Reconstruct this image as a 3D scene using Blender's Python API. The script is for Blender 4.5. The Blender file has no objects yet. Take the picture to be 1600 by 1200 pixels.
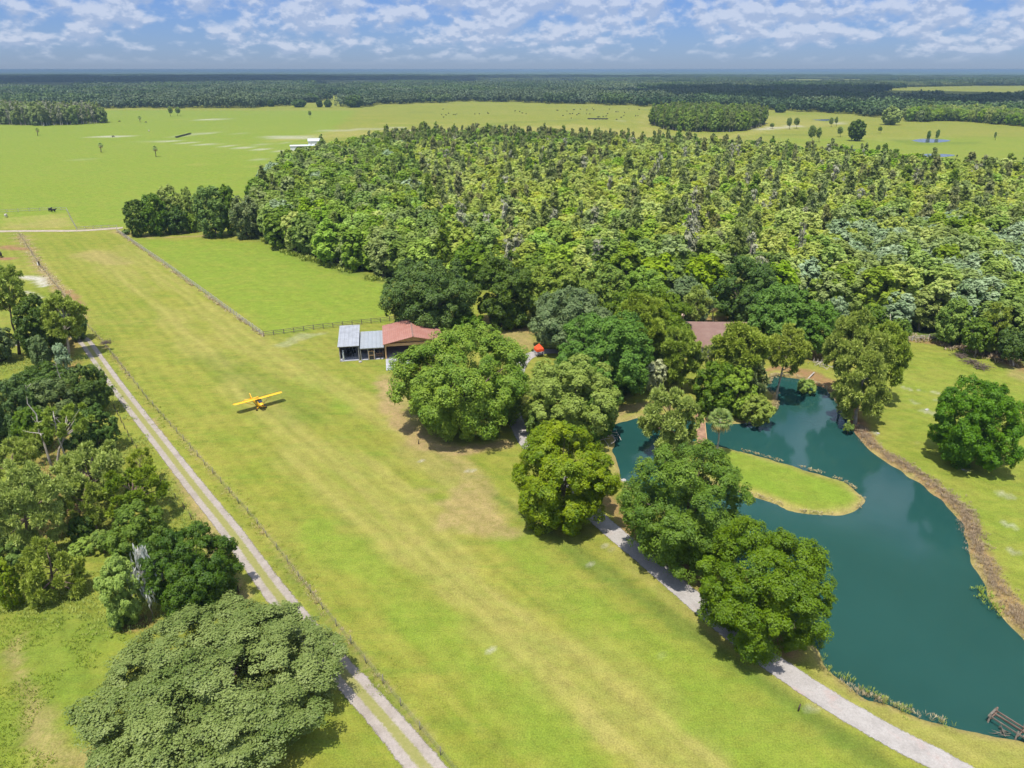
import bpy, bmesh, math, random
import numpy as np
from mathutils import Vector, Matrix

C = bpy.context.scene.collection
scene = bpy.context.scene

# ------------------------------------------------------------------ camera
F, CX, CY = 1110.0, 800.0, 600.0           # lens in photo pixels (1600 x 1200)
H = 60.0                                    # drone height above the grass
PITCH = math.atan((CY - 108.3) / F)
SP, CP = math.sin(PITCH), math.cos(PITCH)
cam_d = bpy.data.cameras.new('camera')
cam_d.sensor_width = 36.0
cam_d.lens = 36.0 * F / 1600.0
cam_d.clip_start = 1.0
cam_d.clip_end = 120000.0
cam = bpy.data.objects.new('camera', cam_d)
C.objects.link(cam)
cam.location = (0, 0, H)
cam.rotation_euler = (math.pi / 2 - PITCH, 0, 0)
scene.camera = cam

# ------------------------------------------------------------------ sky, sun, exposure
SUN_EL = math.radians(72)
SUN_AZ = math.radians(208)                  # where the sun stands, clockwise from +Y
SUN_DIR = Vector((math.sin(SUN_AZ) * math.cos(SUN_EL), math.cos(SUN_AZ) * math.cos(SUN_EL), math.sin(SUN_EL)))
EXPOSURE = 0.74
world = bpy.data.worlds.new('World')
scene.world = world
world.use_nodes = True
wn, wl = world.node_tree.nodes, world.node_tree.links
wn.clear()


def nd(nodes, typ, **kw):
    n = nodes.new(typ)
    for k, v in kw.items():
        setattr(n, k, v)
    return n


def math_node(nodes, links, op, a, b=None, c=None, clamp=False):
    n = nodes.new('ShaderNodeMath')
    n.operation = op
    n.use_clamp = clamp
    for i, v in enumerate((a, b, c)):
        if v is None:
            continue
        if isinstance(v, (int, float)):
            n.inputs[i].default_value = v
        else:
            links.new(v, n.inputs[i])
    return n.outputs[0]


def mixc(nodes, links, fac, a, b, typ='MIX'):
    n = nodes.new('ShaderNodeMix')
    n.data_type = 'RGBA'
    n.blend_type = typ
    n.clamp_factor = True
    for s, v in ((n.inputs[0], fac), (n.inputs[6], a), (n.inputs[7], b)):
        if isinstance(v, (int, float)):
            s.default_value = v
        elif isinstance(v, (tuple, list)):
            s.default_value = (*v[:3], 1.0)
        else:
            links.new(v, s)
    return n.outputs[2]


def noise(nodes, links, vec, scale, detail=4.0, rough=0.55, out=0):
    n = nodes.new('ShaderNodeTexNoise')
    n.inputs['Scale'].default_value = scale
    n.inputs['Detail'].default_value = detail
    n.inputs['Roughness'].default_value = rough
    if vec is not None:
        links.new(vec, n.inputs['Vector'])
    return n.outputs[out]


def ramp(nodes, links, fac, lo, hi, a=0.0, b=1.0):
    n = nodes.new('ShaderNodeMapRange')
    n.interpolation_type = 'SMOOTHSTEP'
    links.new(fac, n.inputs[0])
    n.inputs[1].default_value, n.inputs[2].default_value = lo, hi
    n.inputs[3].default_value, n.inputs[4].default_value = a, b
    return n.outputs[0]


sky = nd(wn, 'ShaderNodeTexSky', sky_type='NISHITA', sun_disc=False)
sky.sun_elevation, sky.sun_rotation = SUN_EL, SUN_AZ
sky.altitude, sky.air_density, sky.dust_density, sky.ozone_density = 60, 1.0, 0.25, 3.0
tc = nd(wn, 'ShaderNodeTexCoord')
nrm = nd(wn, 'ShaderNodeVectorMath', operation='NORMALIZE')
wl.new(tc.outputs['Generated'], nrm.inputs[0])
sep = nd(wn, 'ShaderNodeSeparateXYZ')
wl.new(nrm.outputs[0], sep.inputs[0])
az = math_node(wn, wl, 'ARCTAN2', sep.outputs[0], sep.outputs[1])
el = math_node(wn, wl, 'ARCSINE', sep.outputs[2])
elp = math_node(wn, wl, 'MAXIMUM', el, 0.0)
els = math_node(wn, wl, 'POWER', elp, 0.72)


def cloud_vec(up):
    cb = nd(wn, 'ShaderNodeCombineXYZ')
    wl.new(math_node(wn, wl, 'MULTIPLY', az, 16.0), cb.inputs[0])
    wl.new(math_node(wn, wl, 'MULTIPLY_ADD', els, 17.0, up), cb.inputs[1])
    cb.inputs[2].default_value = 3.7
    return cb.outputs[0]


n0 = noise(wn, wl, cloud_vec(0.0), 1.6, 7.0, 0.55)
n1 = noise(wn, wl, cloud_vec(0.17), 1.6, 7.0, 0.55)
thr = ramp(wn, wl, el, 0.006, 0.075, 0.42, 0.335)
low = noise(wn, wl, cloud_vec(3.0), .42, 3.0, 0.5)
den = math_node(wn, wl, 'SUBTRACT', math_node(wn, wl, 'MULTIPLY_ADD', low, .55, n0), math_node(wn, wl, 'ADD', thr, .275))
cover = ramp(wn, wl, den, 0.0, 0.20)
cover = math_node(wn, wl, 'MULTIPLY', cover, ramp(wn, wl, el, 0.003, 0.026, 0.0, 0.76))
lit = ramp(wn, wl, math_node(wn, wl, 'SUBTRACT', n0, n1), -0.045, 0.075)
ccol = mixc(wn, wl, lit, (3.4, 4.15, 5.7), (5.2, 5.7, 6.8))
ccol = mixc(wn, wl, 1.0, ccol, ramp(wn, wl, el, 0.12, 0.6, 1.0, 2.3), 'MULTIPLY')  # unseen clouds high overhead brightened, added to lift the fill light
skyb = mixc(wn, wl, 1.0, sky.outputs[0], (.37, .51, .92), 'MULTIPLY')
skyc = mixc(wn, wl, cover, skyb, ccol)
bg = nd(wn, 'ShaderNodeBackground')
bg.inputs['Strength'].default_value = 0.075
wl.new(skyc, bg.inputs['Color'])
wo = nd(wn, 'ShaderNodeOutputWorld')
wl.new(bg.outputs[0], wo.inputs['Surface'])

sun_d = bpy.data.lights.new('sun', 'SUN')
sun_d.energy = 3.9
sun_d.angle = math.radians(0.55)
sun_d.color = (1.0, 0.955, 0.88)
sun = bpy.data.objects.new('sun', sun_d)
C.objects.link(sun)
sun.rotation_euler = (-SUN_DIR).to_track_quat('-Z', 'Y').to_euler()
scene.view_settings.view_transform = 'Standard'
scene.view_settings.look = 'None'
scene.view_settings.exposure = EXPOSURE
scene.view_settings.gamma = 1.0
scene.cycles.max_bounces = 7
scene.cycles.diffuse_bounces = 5
scene.cycles.glossy_bounces = 2
scene.cycles.transmission_bounces = 5
scene.cycles.transparent_max_bounces = 6
scene.cycles.volume_bounces = 0
scene.cycles.use_adaptive_sampling = True
scene.cycles.adaptive_threshold = 0.02


# ------------------------------------------------------------------ photo pixel <-> ground point
def at(px, py, z=0.0):
    u, v = (px - CX) / F, (py - CY) / F
    down, hor = SP + v * CP, CP - v * SP
    t = (H - z) / down
    return Vector((u * t, hor * t, z))


def depth(p):
    return p[1] * CP + (H - p[2]) * SP


def proj(p):
    d = depth(p)
    vv = (H - p[2]) * CP - p[1] * SP
    return CX + F * p[0] / d, CY + F * vv / d


def poly_w(pts):
    return np.array([at(x, y)[:2] for x, y in pts])


def smooth_line(pts, n=8):
    """Catmull-Rom through 2D points."""
    p = np.asarray(pts, float)
    p = np.vstack([2 * p[0] - p[1], p, 2 * p[-1] - p[-2]])
    out = []
    for i in range(1, len(p) - 2):
        for t in np.linspace(0, 1, n, endpoint=False):
            a, b, c, d = p[i - 1], p[i], p[i + 1], p[i + 2]
            out.append(0.5 * (2 * b + (c - a) * t + (2 * a - 5 * b + 4 * c - d) * t * t + (3 * b - a - 3 * c + d) * t ** 3))
    out.append(p[-2])
    return np.array(out)


def line_dist(P, L):
    """distance of points P (n,2) to polyline L, and the parameter (segment index + t)."""
    best = np.full(len(P), 1e9)
    par = np.zeros(len(P))
    for i in range(len(L) - 1):
        a, b = L[i], L[i + 1]
        ab = b - a
        t = np.clip(((P - a) @ ab) / max(ab @ ab, 1e-9), 0, 1)
        d = np.hypot(*(P - a - t[:, None] * ab).T)
        m = d < best
        best[m] = d[m]
        par[m] = i + t[m]
    return best, par


def inside(P, poly):
    x, y = P[:, 0], P[:, 1]
    r = np.zeros(len(P), bool)
    n = len(poly)
    for i in range(n):
        (x0, y0), (x1, y1) = poly[i], poly[(i + 1) % n]
        if y0 == y1:
            continue
        c = ((y0 > y) != (y1 > y)) & (x < (x1 - x0) * (y - y0) / (y1 - y0) + x0)
        r ^= c
    return r


def signed(P, poly):
    d, _ = line_dist(P, np.vstack([poly, poly[:1]]))
    return np.where(inside(P, poly), -d, d)


def sstep(x, a, b):
    t = np.clip((x - a) / (b - a), 0, 1)
    return t * t * (3 - 2 * t)


def vnoise(P, scale, seed=0):
    """cheap value noise for mesh shapes"""
    q = np.asarray(P) / scale
    i = np.floor(q).astype(np.int64)
    f = q - i
    f = f * f * (3 - 2 * f)

    def h(ix, iy):
        n = (ix * 374761393 + iy * 668265263 + seed * 974711) & 0x7fffffff
        n = ((n ^ (n >> 13)) * 1274126177) & 0x7fffffff
        return ((n ^ (n >> 16)) & 0xffff) / 65535.0
    a, b = h(i[:, 0], i[:, 1]), h(i[:, 0] + 1, i[:, 1])
    c, d = h(i[:, 0], i[:, 1] + 1), h(i[:, 0] + 1, i[:, 1] + 1)
    return (a * (1 - f[:, 0]) + b * f[:, 0]) * (1 - f[:, 1]) + (c * (1 - f[:, 0]) + d * f[:, 0]) * f[:, 1]


# ------------------------------------------------------------------ mesh helpers
def tag(o, label=None, cat=None, group=None, kind=None):
    if label: o['label'] = label
    if cat: o['category'] = cat
    if group: o['group'] = group
    if kind: o['kind'] = kind
    return o


def mesh_np(name, V, faces_flat, counts, mats, midx=None, attrs=None, smooth=False):
    me = bpy.data.meshes.new(name)
    V = np.asarray(V, np.float32)
    me.vertices.add(len(V))
    me.vertices.foreach_set('co', V.ravel())
    counts = np.asarray(counts, np.int32)
    starts = np.concatenate([[0], np.cumsum(counts)[:-1]]).astype(np.int32)
    ff = np.asarray(faces_flat, np.int32).ravel()
    me.loops.add(len(ff))
    me.loops.foreach_set('vertex_index', ff)
    me.polygons.add(len(counts))
    me.polygons.foreach_set('loop_start', starts)
    me.polygons.foreach_set('loop_total', counts)
    if midx is not None:
        me.polygons.foreach_set('material_index', np.asarray(midx, np.int32))
    me.polygons.foreach_set('use_smooth', np.full(len(counts), smooth))
    for m in (mats if isinstance(mats, (list, tuple)) else [mats]):
        me.materials.append(m)
    for an, (dom, typ, val) in (attrs or {}).items():
        a = me.attributes.new(an, typ, dom)
        if typ == 'FLOAT_COLOR':
            a.data.foreach_set('color', np.asarray(val, np.float32).ravel())
        elif typ == 'FLOAT_VECTOR':
            a.data.foreach_set('vector', np.asarray(val, np.float32).ravel())
        else:
            a.data.foreach_set('value', np.asarray(val).ravel())
    me.update()
    me.validate()
    return me


def link(name, me, parent=None, loc=None, rotz=None):
    o = bpy.data.objects.new(name, me)
    C.objects.link(o)
    if parent is not None:
        o.parent = parent
    if loc is not None:
        o.location = loc
    if rotz is not None:
        o.rotation_euler = (0, 0, rotz)
    return o


def thing(name, label, cat, loc=(0, 0, 0), rotz=0.0, group=None):
    o = link(name, None, None, loc, rotz)
    o.empty_display_size = 0.5
    return tag(o, label, cat, group)


class MB:
    """collects boxes, tubes and sheets; build() links them as one mesh object"""
    def __init__(s):
        s.v, s.f, s.sm = [], [], []

    def add(s, verts, faces, smooth=False):
        o = len(s.v)
        s.v += [tuple(v) for v in verts]
        s.f += [tuple(i + o for i in f) for f in faces]
        s.sm += [smooth] * len(faces)
        return s

    def box(s, c, size, rot=None):
        hx, hy, hz = size[0] / 2, size[1] / 2, size[2] / 2
        vs = [Vector((x, y, z)) for x in (-hx, hx) for y in (-hy, hy) for z in (-hz, hz)]
        if rot is not None:
            vs = [rot @ v for v in vs]
        vs = [v + Vector(c) for v in vs]
        return s.add(vs, [(0, 1, 3, 2), (4, 6, 7, 5), (0, 4, 5, 1), (2, 3, 7, 6), (0, 2, 6, 4), (1, 5, 7, 3)])

    def bar(s, a, b, w, h=None):
        a, b = Vector(a), Vector(b)
        h = h or w
        d = b - a
        q = d.to_track_quat('X', 'Z').to_matrix()
        return s.box((a + b) / 2, (d.length, w, h), q)

    def tube(s, pts, radii, n=7, cap=True):
        pts = [Vector(p) for p in pts]
        rings = []
        for i, p in enumerate(pts):
            d = (pts[min(i + 1, len(pts) - 1)] - pts[max(i - 1, 0)])
            if d.length < 1e-6:
                d = Vector((0, 0, 1))
            q = d.to_track_quat('Z', 'X').to_matrix()
            r = radii[i] if hasattr(radii, '__len__') else radii
            rings.append([p + q @ Vector((r * math.cos(2 * math.pi * k / n), r * math.sin(2 * math.pi * k / n), 0)) for k in range(n)])
        vs = [v for r in rings for v in r]
        fs = []
        for i in range(len(rings) - 1):
            for k in range(n):
                fs.append((i * n + k, i * n + (k + 1) % n, (i + 1) * n + (k + 1) % n, (i + 1) * n + k))
        if cap:
            fs.append(tuple(range(n - 1, -1, -1)))
            fs.append(tuple((len(rings) - 1) * n + k for k in range(n)))
        return s.add(vs, fs, True)

    def loft(s, rings, cap=True):
        n = len(rings[0])
        vs = [v for r in rings for v in r]
        fs = []
        for i in range(len(rings) - 1):
            for k in range(n):
                fs.append((i * n + k, i * n + (k + 1) % n, (i + 1) * n + (k + 1) % n, (i + 1) * n + k))
        if cap:
            fs.append(tuple(range(n - 1, -1, -1)))
            fs.append(tuple((len(rings) - 1) * n + k for k in range(n)))
        return s.add(vs, fs, True)

    def sheet(s, quad, t):
        """a quad given a thickness t downward"""
        q = [Vector(v) for v in quad]
        vs = q + [v - Vector((0, 0, t)) for v in q]
        return s.add(vs, [(0, 1, 2, 3), (7, 6, 5, 4), (0, 4, 5, 1), (1, 5, 6, 2), (2, 6, 7, 3), (3, 7, 4, 0)])

    def mesh(s, name, mat):
        me = bpy.data.meshes.new(name)
        me.from_pydata(s.v, [], s.f)
        me.polygons.foreach_set('use_smooth', s.sm)
        me.materials.append(mat)
        me.update()
        bm = bmesh.new()
        bm.from_mesh(me)
        bmesh.ops.recalc_face_normals(bm, faces=bm.faces)
        bm.to_mesh(me)
        bm.free()
        return me

    def build(s, name, mat, parent=None):
        return link(name, s.mesh(name, mat), parent)


# ------------------------------------------------------------------ materials
def new_mat(name):
    m = bpy.data.materials.new(name)
    m.use_nodes = True
    m.node_tree.nodes.clear()
    return m, m.node_tree.nodes, m.node_tree.links


def finish(n, l, sh):
    o = n.new('ShaderNodeOutputMaterial')
    l.new(sh, o.inputs['Surface'])


def principled(n, l, col, rough=0.8, spec=0.3, metal=0.0, normal=None):
    p = n.new('ShaderNodeBsdfPrincipled')
    if isinstance(col, (tuple, list)):
        p.inputs['Base Color'].default_value = (*col[:3], 1)
    else:
        l.new(col, p.inputs['Base Color'])
    if isinstance(rough, (int, float)):
        p.inputs['Roughness'].default_value = rough
    else:
        l.new(rough, p.inputs['Roughness'])
    p.inputs['Specular IOR Level'].default_value = spec
    p.inputs['Metallic'].default_value = metal
    if normal is not None:
        l.new(normal, p.inputs['Normal'])
    return p.outputs[0]


def bump(n, l, h, strength, dist):
    b = n.new('ShaderNodeBump')
    b.inputs['Strength'].default_value = strength
    b.inputs['Distance'].default_value = dist
    l.new(h, b.inputs['Height'])
    return b.outputs[0]


def simple_mat(name, col, rough=0.7, spec=0.3, var=0.25, scale=1.5, metal=0.0, col2=None):
    m, n, l = new_mat(name)
    t = n.new('ShaderNodeTexCoord')
    f = ramp(n, l, noise(n, l, t.outputs['Object'], scale, 5), 0.3, 0.7)
    c2 = col2 or tuple(c * (1 - var) for c in col)
    c = mixc(n, l, f, col, c2)
    finish(n, l, principled(n, l, c, rough, spec, metal))
    return m


def wave_mat(name, col, col2, axis, period, rough=0.45, metal=0.3, stain=(0.3, 0.2, 0.13), stain_amt=0.25):
    """ribbed metal roofing: ribs along one local axis, patchy weathering"""
    m, n, l = new_mat(name)
    t = n.new('ShaderNodeTexCoord')
    sp = n.new('ShaderNodeSeparateXYZ')
    l.new(t.outputs['Object'], sp.inputs[0])
    w = math_node(n, l, 'FRACT', math_node(n, l, 'DIVIDE', sp.outputs[axis], period))
    rib = ramp(n, l, math_node(n, l, 'ABSOLUTE', math_node(n, l, 'SUBTRACT', w, 0.5)), 0.34, 0.5)
    f = ramp(n, l, noise(n, l, t.outputs['Object'], 0.55, 6, 0.65), 0.35, 0.72)
    c = mixc(n, l, f, col, col2)
    f2 = math_node(n, l, 'MULTIPLY', ramp(n, l, noise(n, l, t.outputs['Object'], 1.7, 6, 0.7), 0.52, 0.75), stain_amt)
    c = mixc(n, l, f2, c, stain)
    finish(n, l, principled(n, l, c, rough, 0.4, metal, bump(n, l, rib, 0.9, 0.05)))
    return m


LEAF_GAIN = 1.45


def leaf_mat(name, c1, c2, trans=0.28, rand=0.22, rough=0.5, gain=None):
    g = gain or LEAF_GAIN
    c1, c2 = tuple(min(v * g, .6) for v in c1), tuple(min(v * g, .6) for v in c2)
    m, n, l = new_mat(name)
    a = n.new('ShaderNodeAttribute')
    a.attribute_name = 'tint'
    oi = n.new('ShaderNodeObjectInfo')
    c = mixc(n, l, a.outputs['Fac'], c1, c2)
    hs = n.new('ShaderNodeHueSaturation')
    l.new(c, hs.inputs['Color'])
    l.new(math_node(n, l, 'MULTIPLY_ADD', oi.outputs['Random'], 0.018, 0.493), hs.inputs['Hue'])
    r2 = math_node(n, l, 'FRACT', math_node(n, l, 'MULTIPLY', oi.outputs['Random'], 7.31))
    l.new(math_node(n, l, 'MULTIPLY_ADD', r2, rand, 1.0 - rand / 2), hs.inputs['Value'])
    l.new(math_node(n, l, 'MULTIPLY_ADD', r2, -0.2, 1.14), hs.inputs['Saturation'])
    p = principled(n, l, hs.outputs[0], rough, 0.25)
    t = n.new('ShaderNodeBsdfTranslucent')
    l.new(mixc(n, l, 0.35, hs.outputs[0], (0.24, 0.32, 0.04), 'MIX') if trans > 0.2 else hs.outputs[0], t.inputs[0])
    mx = n.new('ShaderNodeMixShader')
    mx.inputs[0].default_value = trans
    l.new(p, mx.inputs[1])
    l.new(t.outputs[0], mx.inputs[2])
    finish(n, l, mx.outputs[0])
    return m


M = {}
M['oak_dark'] = leaf_mat('leaf_oak_dark', (.028, .058, .008), (.078, .120, .018), .22)
M['oak'] = leaf_mat('leaf_oak', (.044, .087, .010), (.122, .178, .023), .26)
M['oak_bright'] = leaf_mat('leaf_oak_bright', (.058, .112, .009), (.180, .228, .026), .24)
M['rich'] = leaf_mat('leaf_rich_green', (.038, .095, .008), (.098, .185, .014), .28)
M['grey'] = leaf_mat('leaf_grey_green', (.042, .074, .018), (.128, .168, .056), .20)
M['pale'] = leaf_mat('leaf_pale_green', (.128, .168, .032), (.250, .290, .074), .30)
M['pine'] = leaf_mat('leaf_pine', (.150, .195, .030), (.285, .330, .070), .36)
M['lime'] = leaf_mat('leaf_lime', (.110, .180, .022), (.215, .290, .048), .32)
M['silver'] = leaf_mat('leaf_silver', (.110, .165, .066), (.255, .315, .180), .26)
M['cypress'] = leaf_mat('leaf_cypress', (.055, .085, .022), (.135, .155, .050), .2, .35)
M['rust'] = leaf_mat('leaf_rust', (.085, .085, .036), (.160, .150, .070), .18, .35)
M['giant'] = leaf_mat('leaf_giant_oak', (.056, .088, .015), (.155, .190, .056), .24)
for k_, a_, b_ in (('f_lime', (0.278, 0.362, 0.046), (0.447, 0.538, 0.100)), ('f_green', (0.144, 0.233, 0.025), (0.304, 0.403, 0.061)), ('f_mid', (0.122, 0.193, 0.026), (0.268, 0.338, 0.062)),
                   ('f_dark', (0.083, 0.139, 0.020), (0.194, 0.256, 0.046)), ('f_grey', (0.144, 0.193, 0.046), (0.295, 0.344, 0.122)), ('f_pale', (0.220, 0.290, 0.051), (0.397, 0.465, 0.114)),
                   ('f_cyp', (0.127, 0.160, 0.039), (0.226, 0.259, 0.090)), ('f_rust', (0.138, 0.149, 0.048), (0.226, 0.226, 0.092))):
    M[k_] = leaf_mat('wood_leaf_' + k_[2:], a_, b_, .46, .22)
M['moss'] = leaf_mat('hanging_moss', (.22, .23, .19), (.42, .43, .37), .12)
M['twig'] = leaf_mat('leaf_grey_twig', (.150, .155, .085), (.235, .235, .150), .2)
M['blossom'] = leaf_mat('leaf_blossom', (.16, .19, .06), (.50, .46, .26), .2)
M['palm'] = leaf_mat('leaf_palm', (.075, .130, .025), (.190, .240, .070), .25)
M['palm_dead'] = leaf_mat('leaf_palm_dead', (.22, .15, .06), (.42, .33, .14), .2)
M['straw'] = leaf_mat('straw', (.22, .155, .085), (.45, .36, .22), .15)
M['weed'] = leaf_mat('weed', (.13, .18, .028), (.27, .29, .07), .25)
M['scrub'] = leaf_mat('scrub_brown', (.15, .115, .075), (.29, .215, .145), .1)
M['bark'] = simple_mat('bark', (.17, .13, .10), .9, .1, .5, 2.0)
M['bark_pine'] = simple_mat('bark_pine', (.27, .19, .145), .9, .1, .5, 1.6)
M['bark_pale'] = simple_mat('bark_pale', (.48, .42, .36), .85, .1, .4, 1.2)
M['deadwood'] = simple_mat('deadwood', (.55, .49, .43), .85, .1, .35, 1.2)
M['wood_grey'] = simple_mat('wood_grey', (.40, .37, .33), .85, .15, .35, 2.0)
M['post_grey'] = simple_mat('post_grey', (.22, .20, .16), .9, .1, .4, 2.0)
M['wood_dark'] = simple_mat('wood_dark', (.085, .065, .05), .85, .15, .4, 2.0)
M['wood_brown'] = simple_mat('wood_brown', (.17, .145, .115), .85, .15, .4, 2.0)
M['wood_tan'] = simple_mat('wood_tan', (.52, .33, .15), .7, .2, .2, 1.5)
M['wood_red'] = simple_mat('wood_red', (.33, .195, .12), .8, .2, .4, 1.0)
M['wood_dock'] = simple_mat('wood_dock', (.21, .145, .11), .85, .15, .45, 1.3)
M['concrete'] = simple_mat('concrete', (.36, .36, .38), .85, .2, .15, .6)
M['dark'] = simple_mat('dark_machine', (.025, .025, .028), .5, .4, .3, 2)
M['black'] = simple_mat('black_rubber', (.018, .018, .018), .7, .3, .2, 4)
M['white'] = simple_mat('white_paint', (.78, .78, .76), .5, .4, .1, 1)
M['wall_grey'] = simple_mat('wall_grey', (.30, .32, .35), .7, .3, .15, 1)
M['wall_wood'] = simple_mat('wall_wood', (.40, .25, .13), .75, .25, .25, 1.2)
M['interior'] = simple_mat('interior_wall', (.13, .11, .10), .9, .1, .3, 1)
M['glass'] = simple_mat('window_glass', (.03, .04, .05), .08, .6, .1, 1)
M['yellow'] = simple_mat('yellow_fabric', (.80, .42, .012), .38, .5, .06, 1.5)
M['orange'] = simple_mat('orange_cloth', (.75, .09, .025), .7, .3, .15, 2)
M['brick'] = simple_mat('brick_pale', (.50, .36, .27), .85, .2, .25, 3)
M['cow'] = simple_mat('cow_hide', (.016, .014, .013), .6, .3, .3, 3)
M['cow_white'] = simple_mat('cow_hide_pale', (.55, .50, .44), .7, .3, .3, 3)
M['roof_grey'] = wave_mat('roof_grey', (.37, .38, .40), (.28, .29, .305), 0, .9, .42, .25, (.30, .26, .22), .3)
M['roof_blue'] = wave_mat('roof_blue', (.31, .335, .355), (.35, .37, .38), 0, .9, .40, .25, (.25, .22, .19), .35)
M['roof_red'] = wave_mat('roof_red', (.315, .140, .105), (.36, .18, .14), 0, .45, .5, .05, (.50, .30, .24), .3)
M['roof_brick'] = wave_mat('roof_shingle', (.185, .108, .085), (.22, .14, .112), 1, .30, .85, .0, (.2, .12, .1), .4)
M['roof_white'] = wave_mat('roof_white', (.66, .70, .75), (.60, .63, .68), 0, .8, .4, .2)
M['stone'] = simple_mat('stone', (.36, .34, .31), .9, .2, .3, 2)


# ------------------------------------------------------------------ ground layout (photo pixels on flat ground)
POND = smooth_line(poly_w([
    (958, 662), (985, 652), (1030, 650), (1075, 652), (1102, 656), (1150, 659), (1190, 653), (1212, 636), (1211, 616), (1196, 602), (1194, 591),
    (1210, 585), (1243, 588), (1275, 598), (1300, 612), (1325, 650), (1339, 675), (1362, 700), (1400, 727), (1440, 752), (1478, 783),
    (1502, 806), (1512, 830), (1522, 866), (1540, 905), (1565, 948), (1610, 1000), (1690, 1060), (1760, 1150), (1700, 1200), (1620, 1165),
    (1575, 1149), (1530, 1145), (1500, 1140), (1472, 1128), (1430, 1113), (1390, 1101), (1350, 1085), (1315, 1062), (1290, 1040),
    (1274, 1012), (1245, 965), (1195, 910), (1120, 850), (1060, 805), (1010, 775), (976, 752), (963, 732), (956, 695), (955, 672)]), 5)
ISLAND = smooth_line(poly_w([
    (1030, 702), (1060, 690), (1090, 688), (1118, 694), (1150, 701), (1200, 714), (1250, 729), (1300, 743), (1330, 757), (1348, 775),
    (1346, 791), (1320, 801), (1280, 802), (1245, 796), (1210, 783), (1170, 769), (1120, 755), (1075, 735), (1040, 718), (1030, 708)]), 5)
FOREST = poly_w([
    (392, 352), (402, 372), (450, 394), (520, 414), (560, 427), (600, 438), (680, 447), (760, 452), (850, 462), (940, 462), (1010, 462), (1080, 470),
    (1180, 492), (1300, 506), (1410, 520), (1450, 528), (1520, 543), (1570, 556), (1620, 574), (1760, 630),
    (1900, 420), (1800, 312), (1700, 305), (1620, 300), (1480, 289), (1400, 279), (1330, 268), (1200, 255), (1050, 245), (900, 238), (740, 229), (620, 233), (560, 243), (520, 256), (470, 264), (440, 278), (414, 310), (402, 332)])
RUN_A, RUN_B = at(30, 366), at(690, 1180)
RUN_ANG = math.atan2(RUN_B.y - RUN_A.y, RUN_B.x - RUN_A.x)

LANE = smooth_line(poly_w([(-140, 570), (-20, 545), (60, 532), (100, 522), (128, 530), (150, 558), (180, 600), (230, 665), (300, 755), (362, 832), (430, 925),
                           (500, 1010), (565, 1083), (640, 1170), (720, 1270), (800, 1390)]), 6)
DRIVE = smooth_line(poly_w([(1640, 1290), (1500, 1207), (1400, 1155), (1300, 1098), (1200, 1031), (1130, 977), (1060, 917), (1000, 866), (945, 820), (895, 770),
                            (850, 722), (824, 692), (811, 668), (802, 645), (800, 615), (806, 588), (818, 563), (838, 552), (865, 549), (900, 552)]), 6)
FARLANE = smooth_line(poly_w([(-200, 364), (0, 361.5), (60, 361), (120, 360.5), (165, 358), (192, 356)]), 4)
SANDLANE = smooth_line(poly_w([(399, 322), (401, 305), (405, 290), (411, 275), (417, 262)]), 4)


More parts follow.
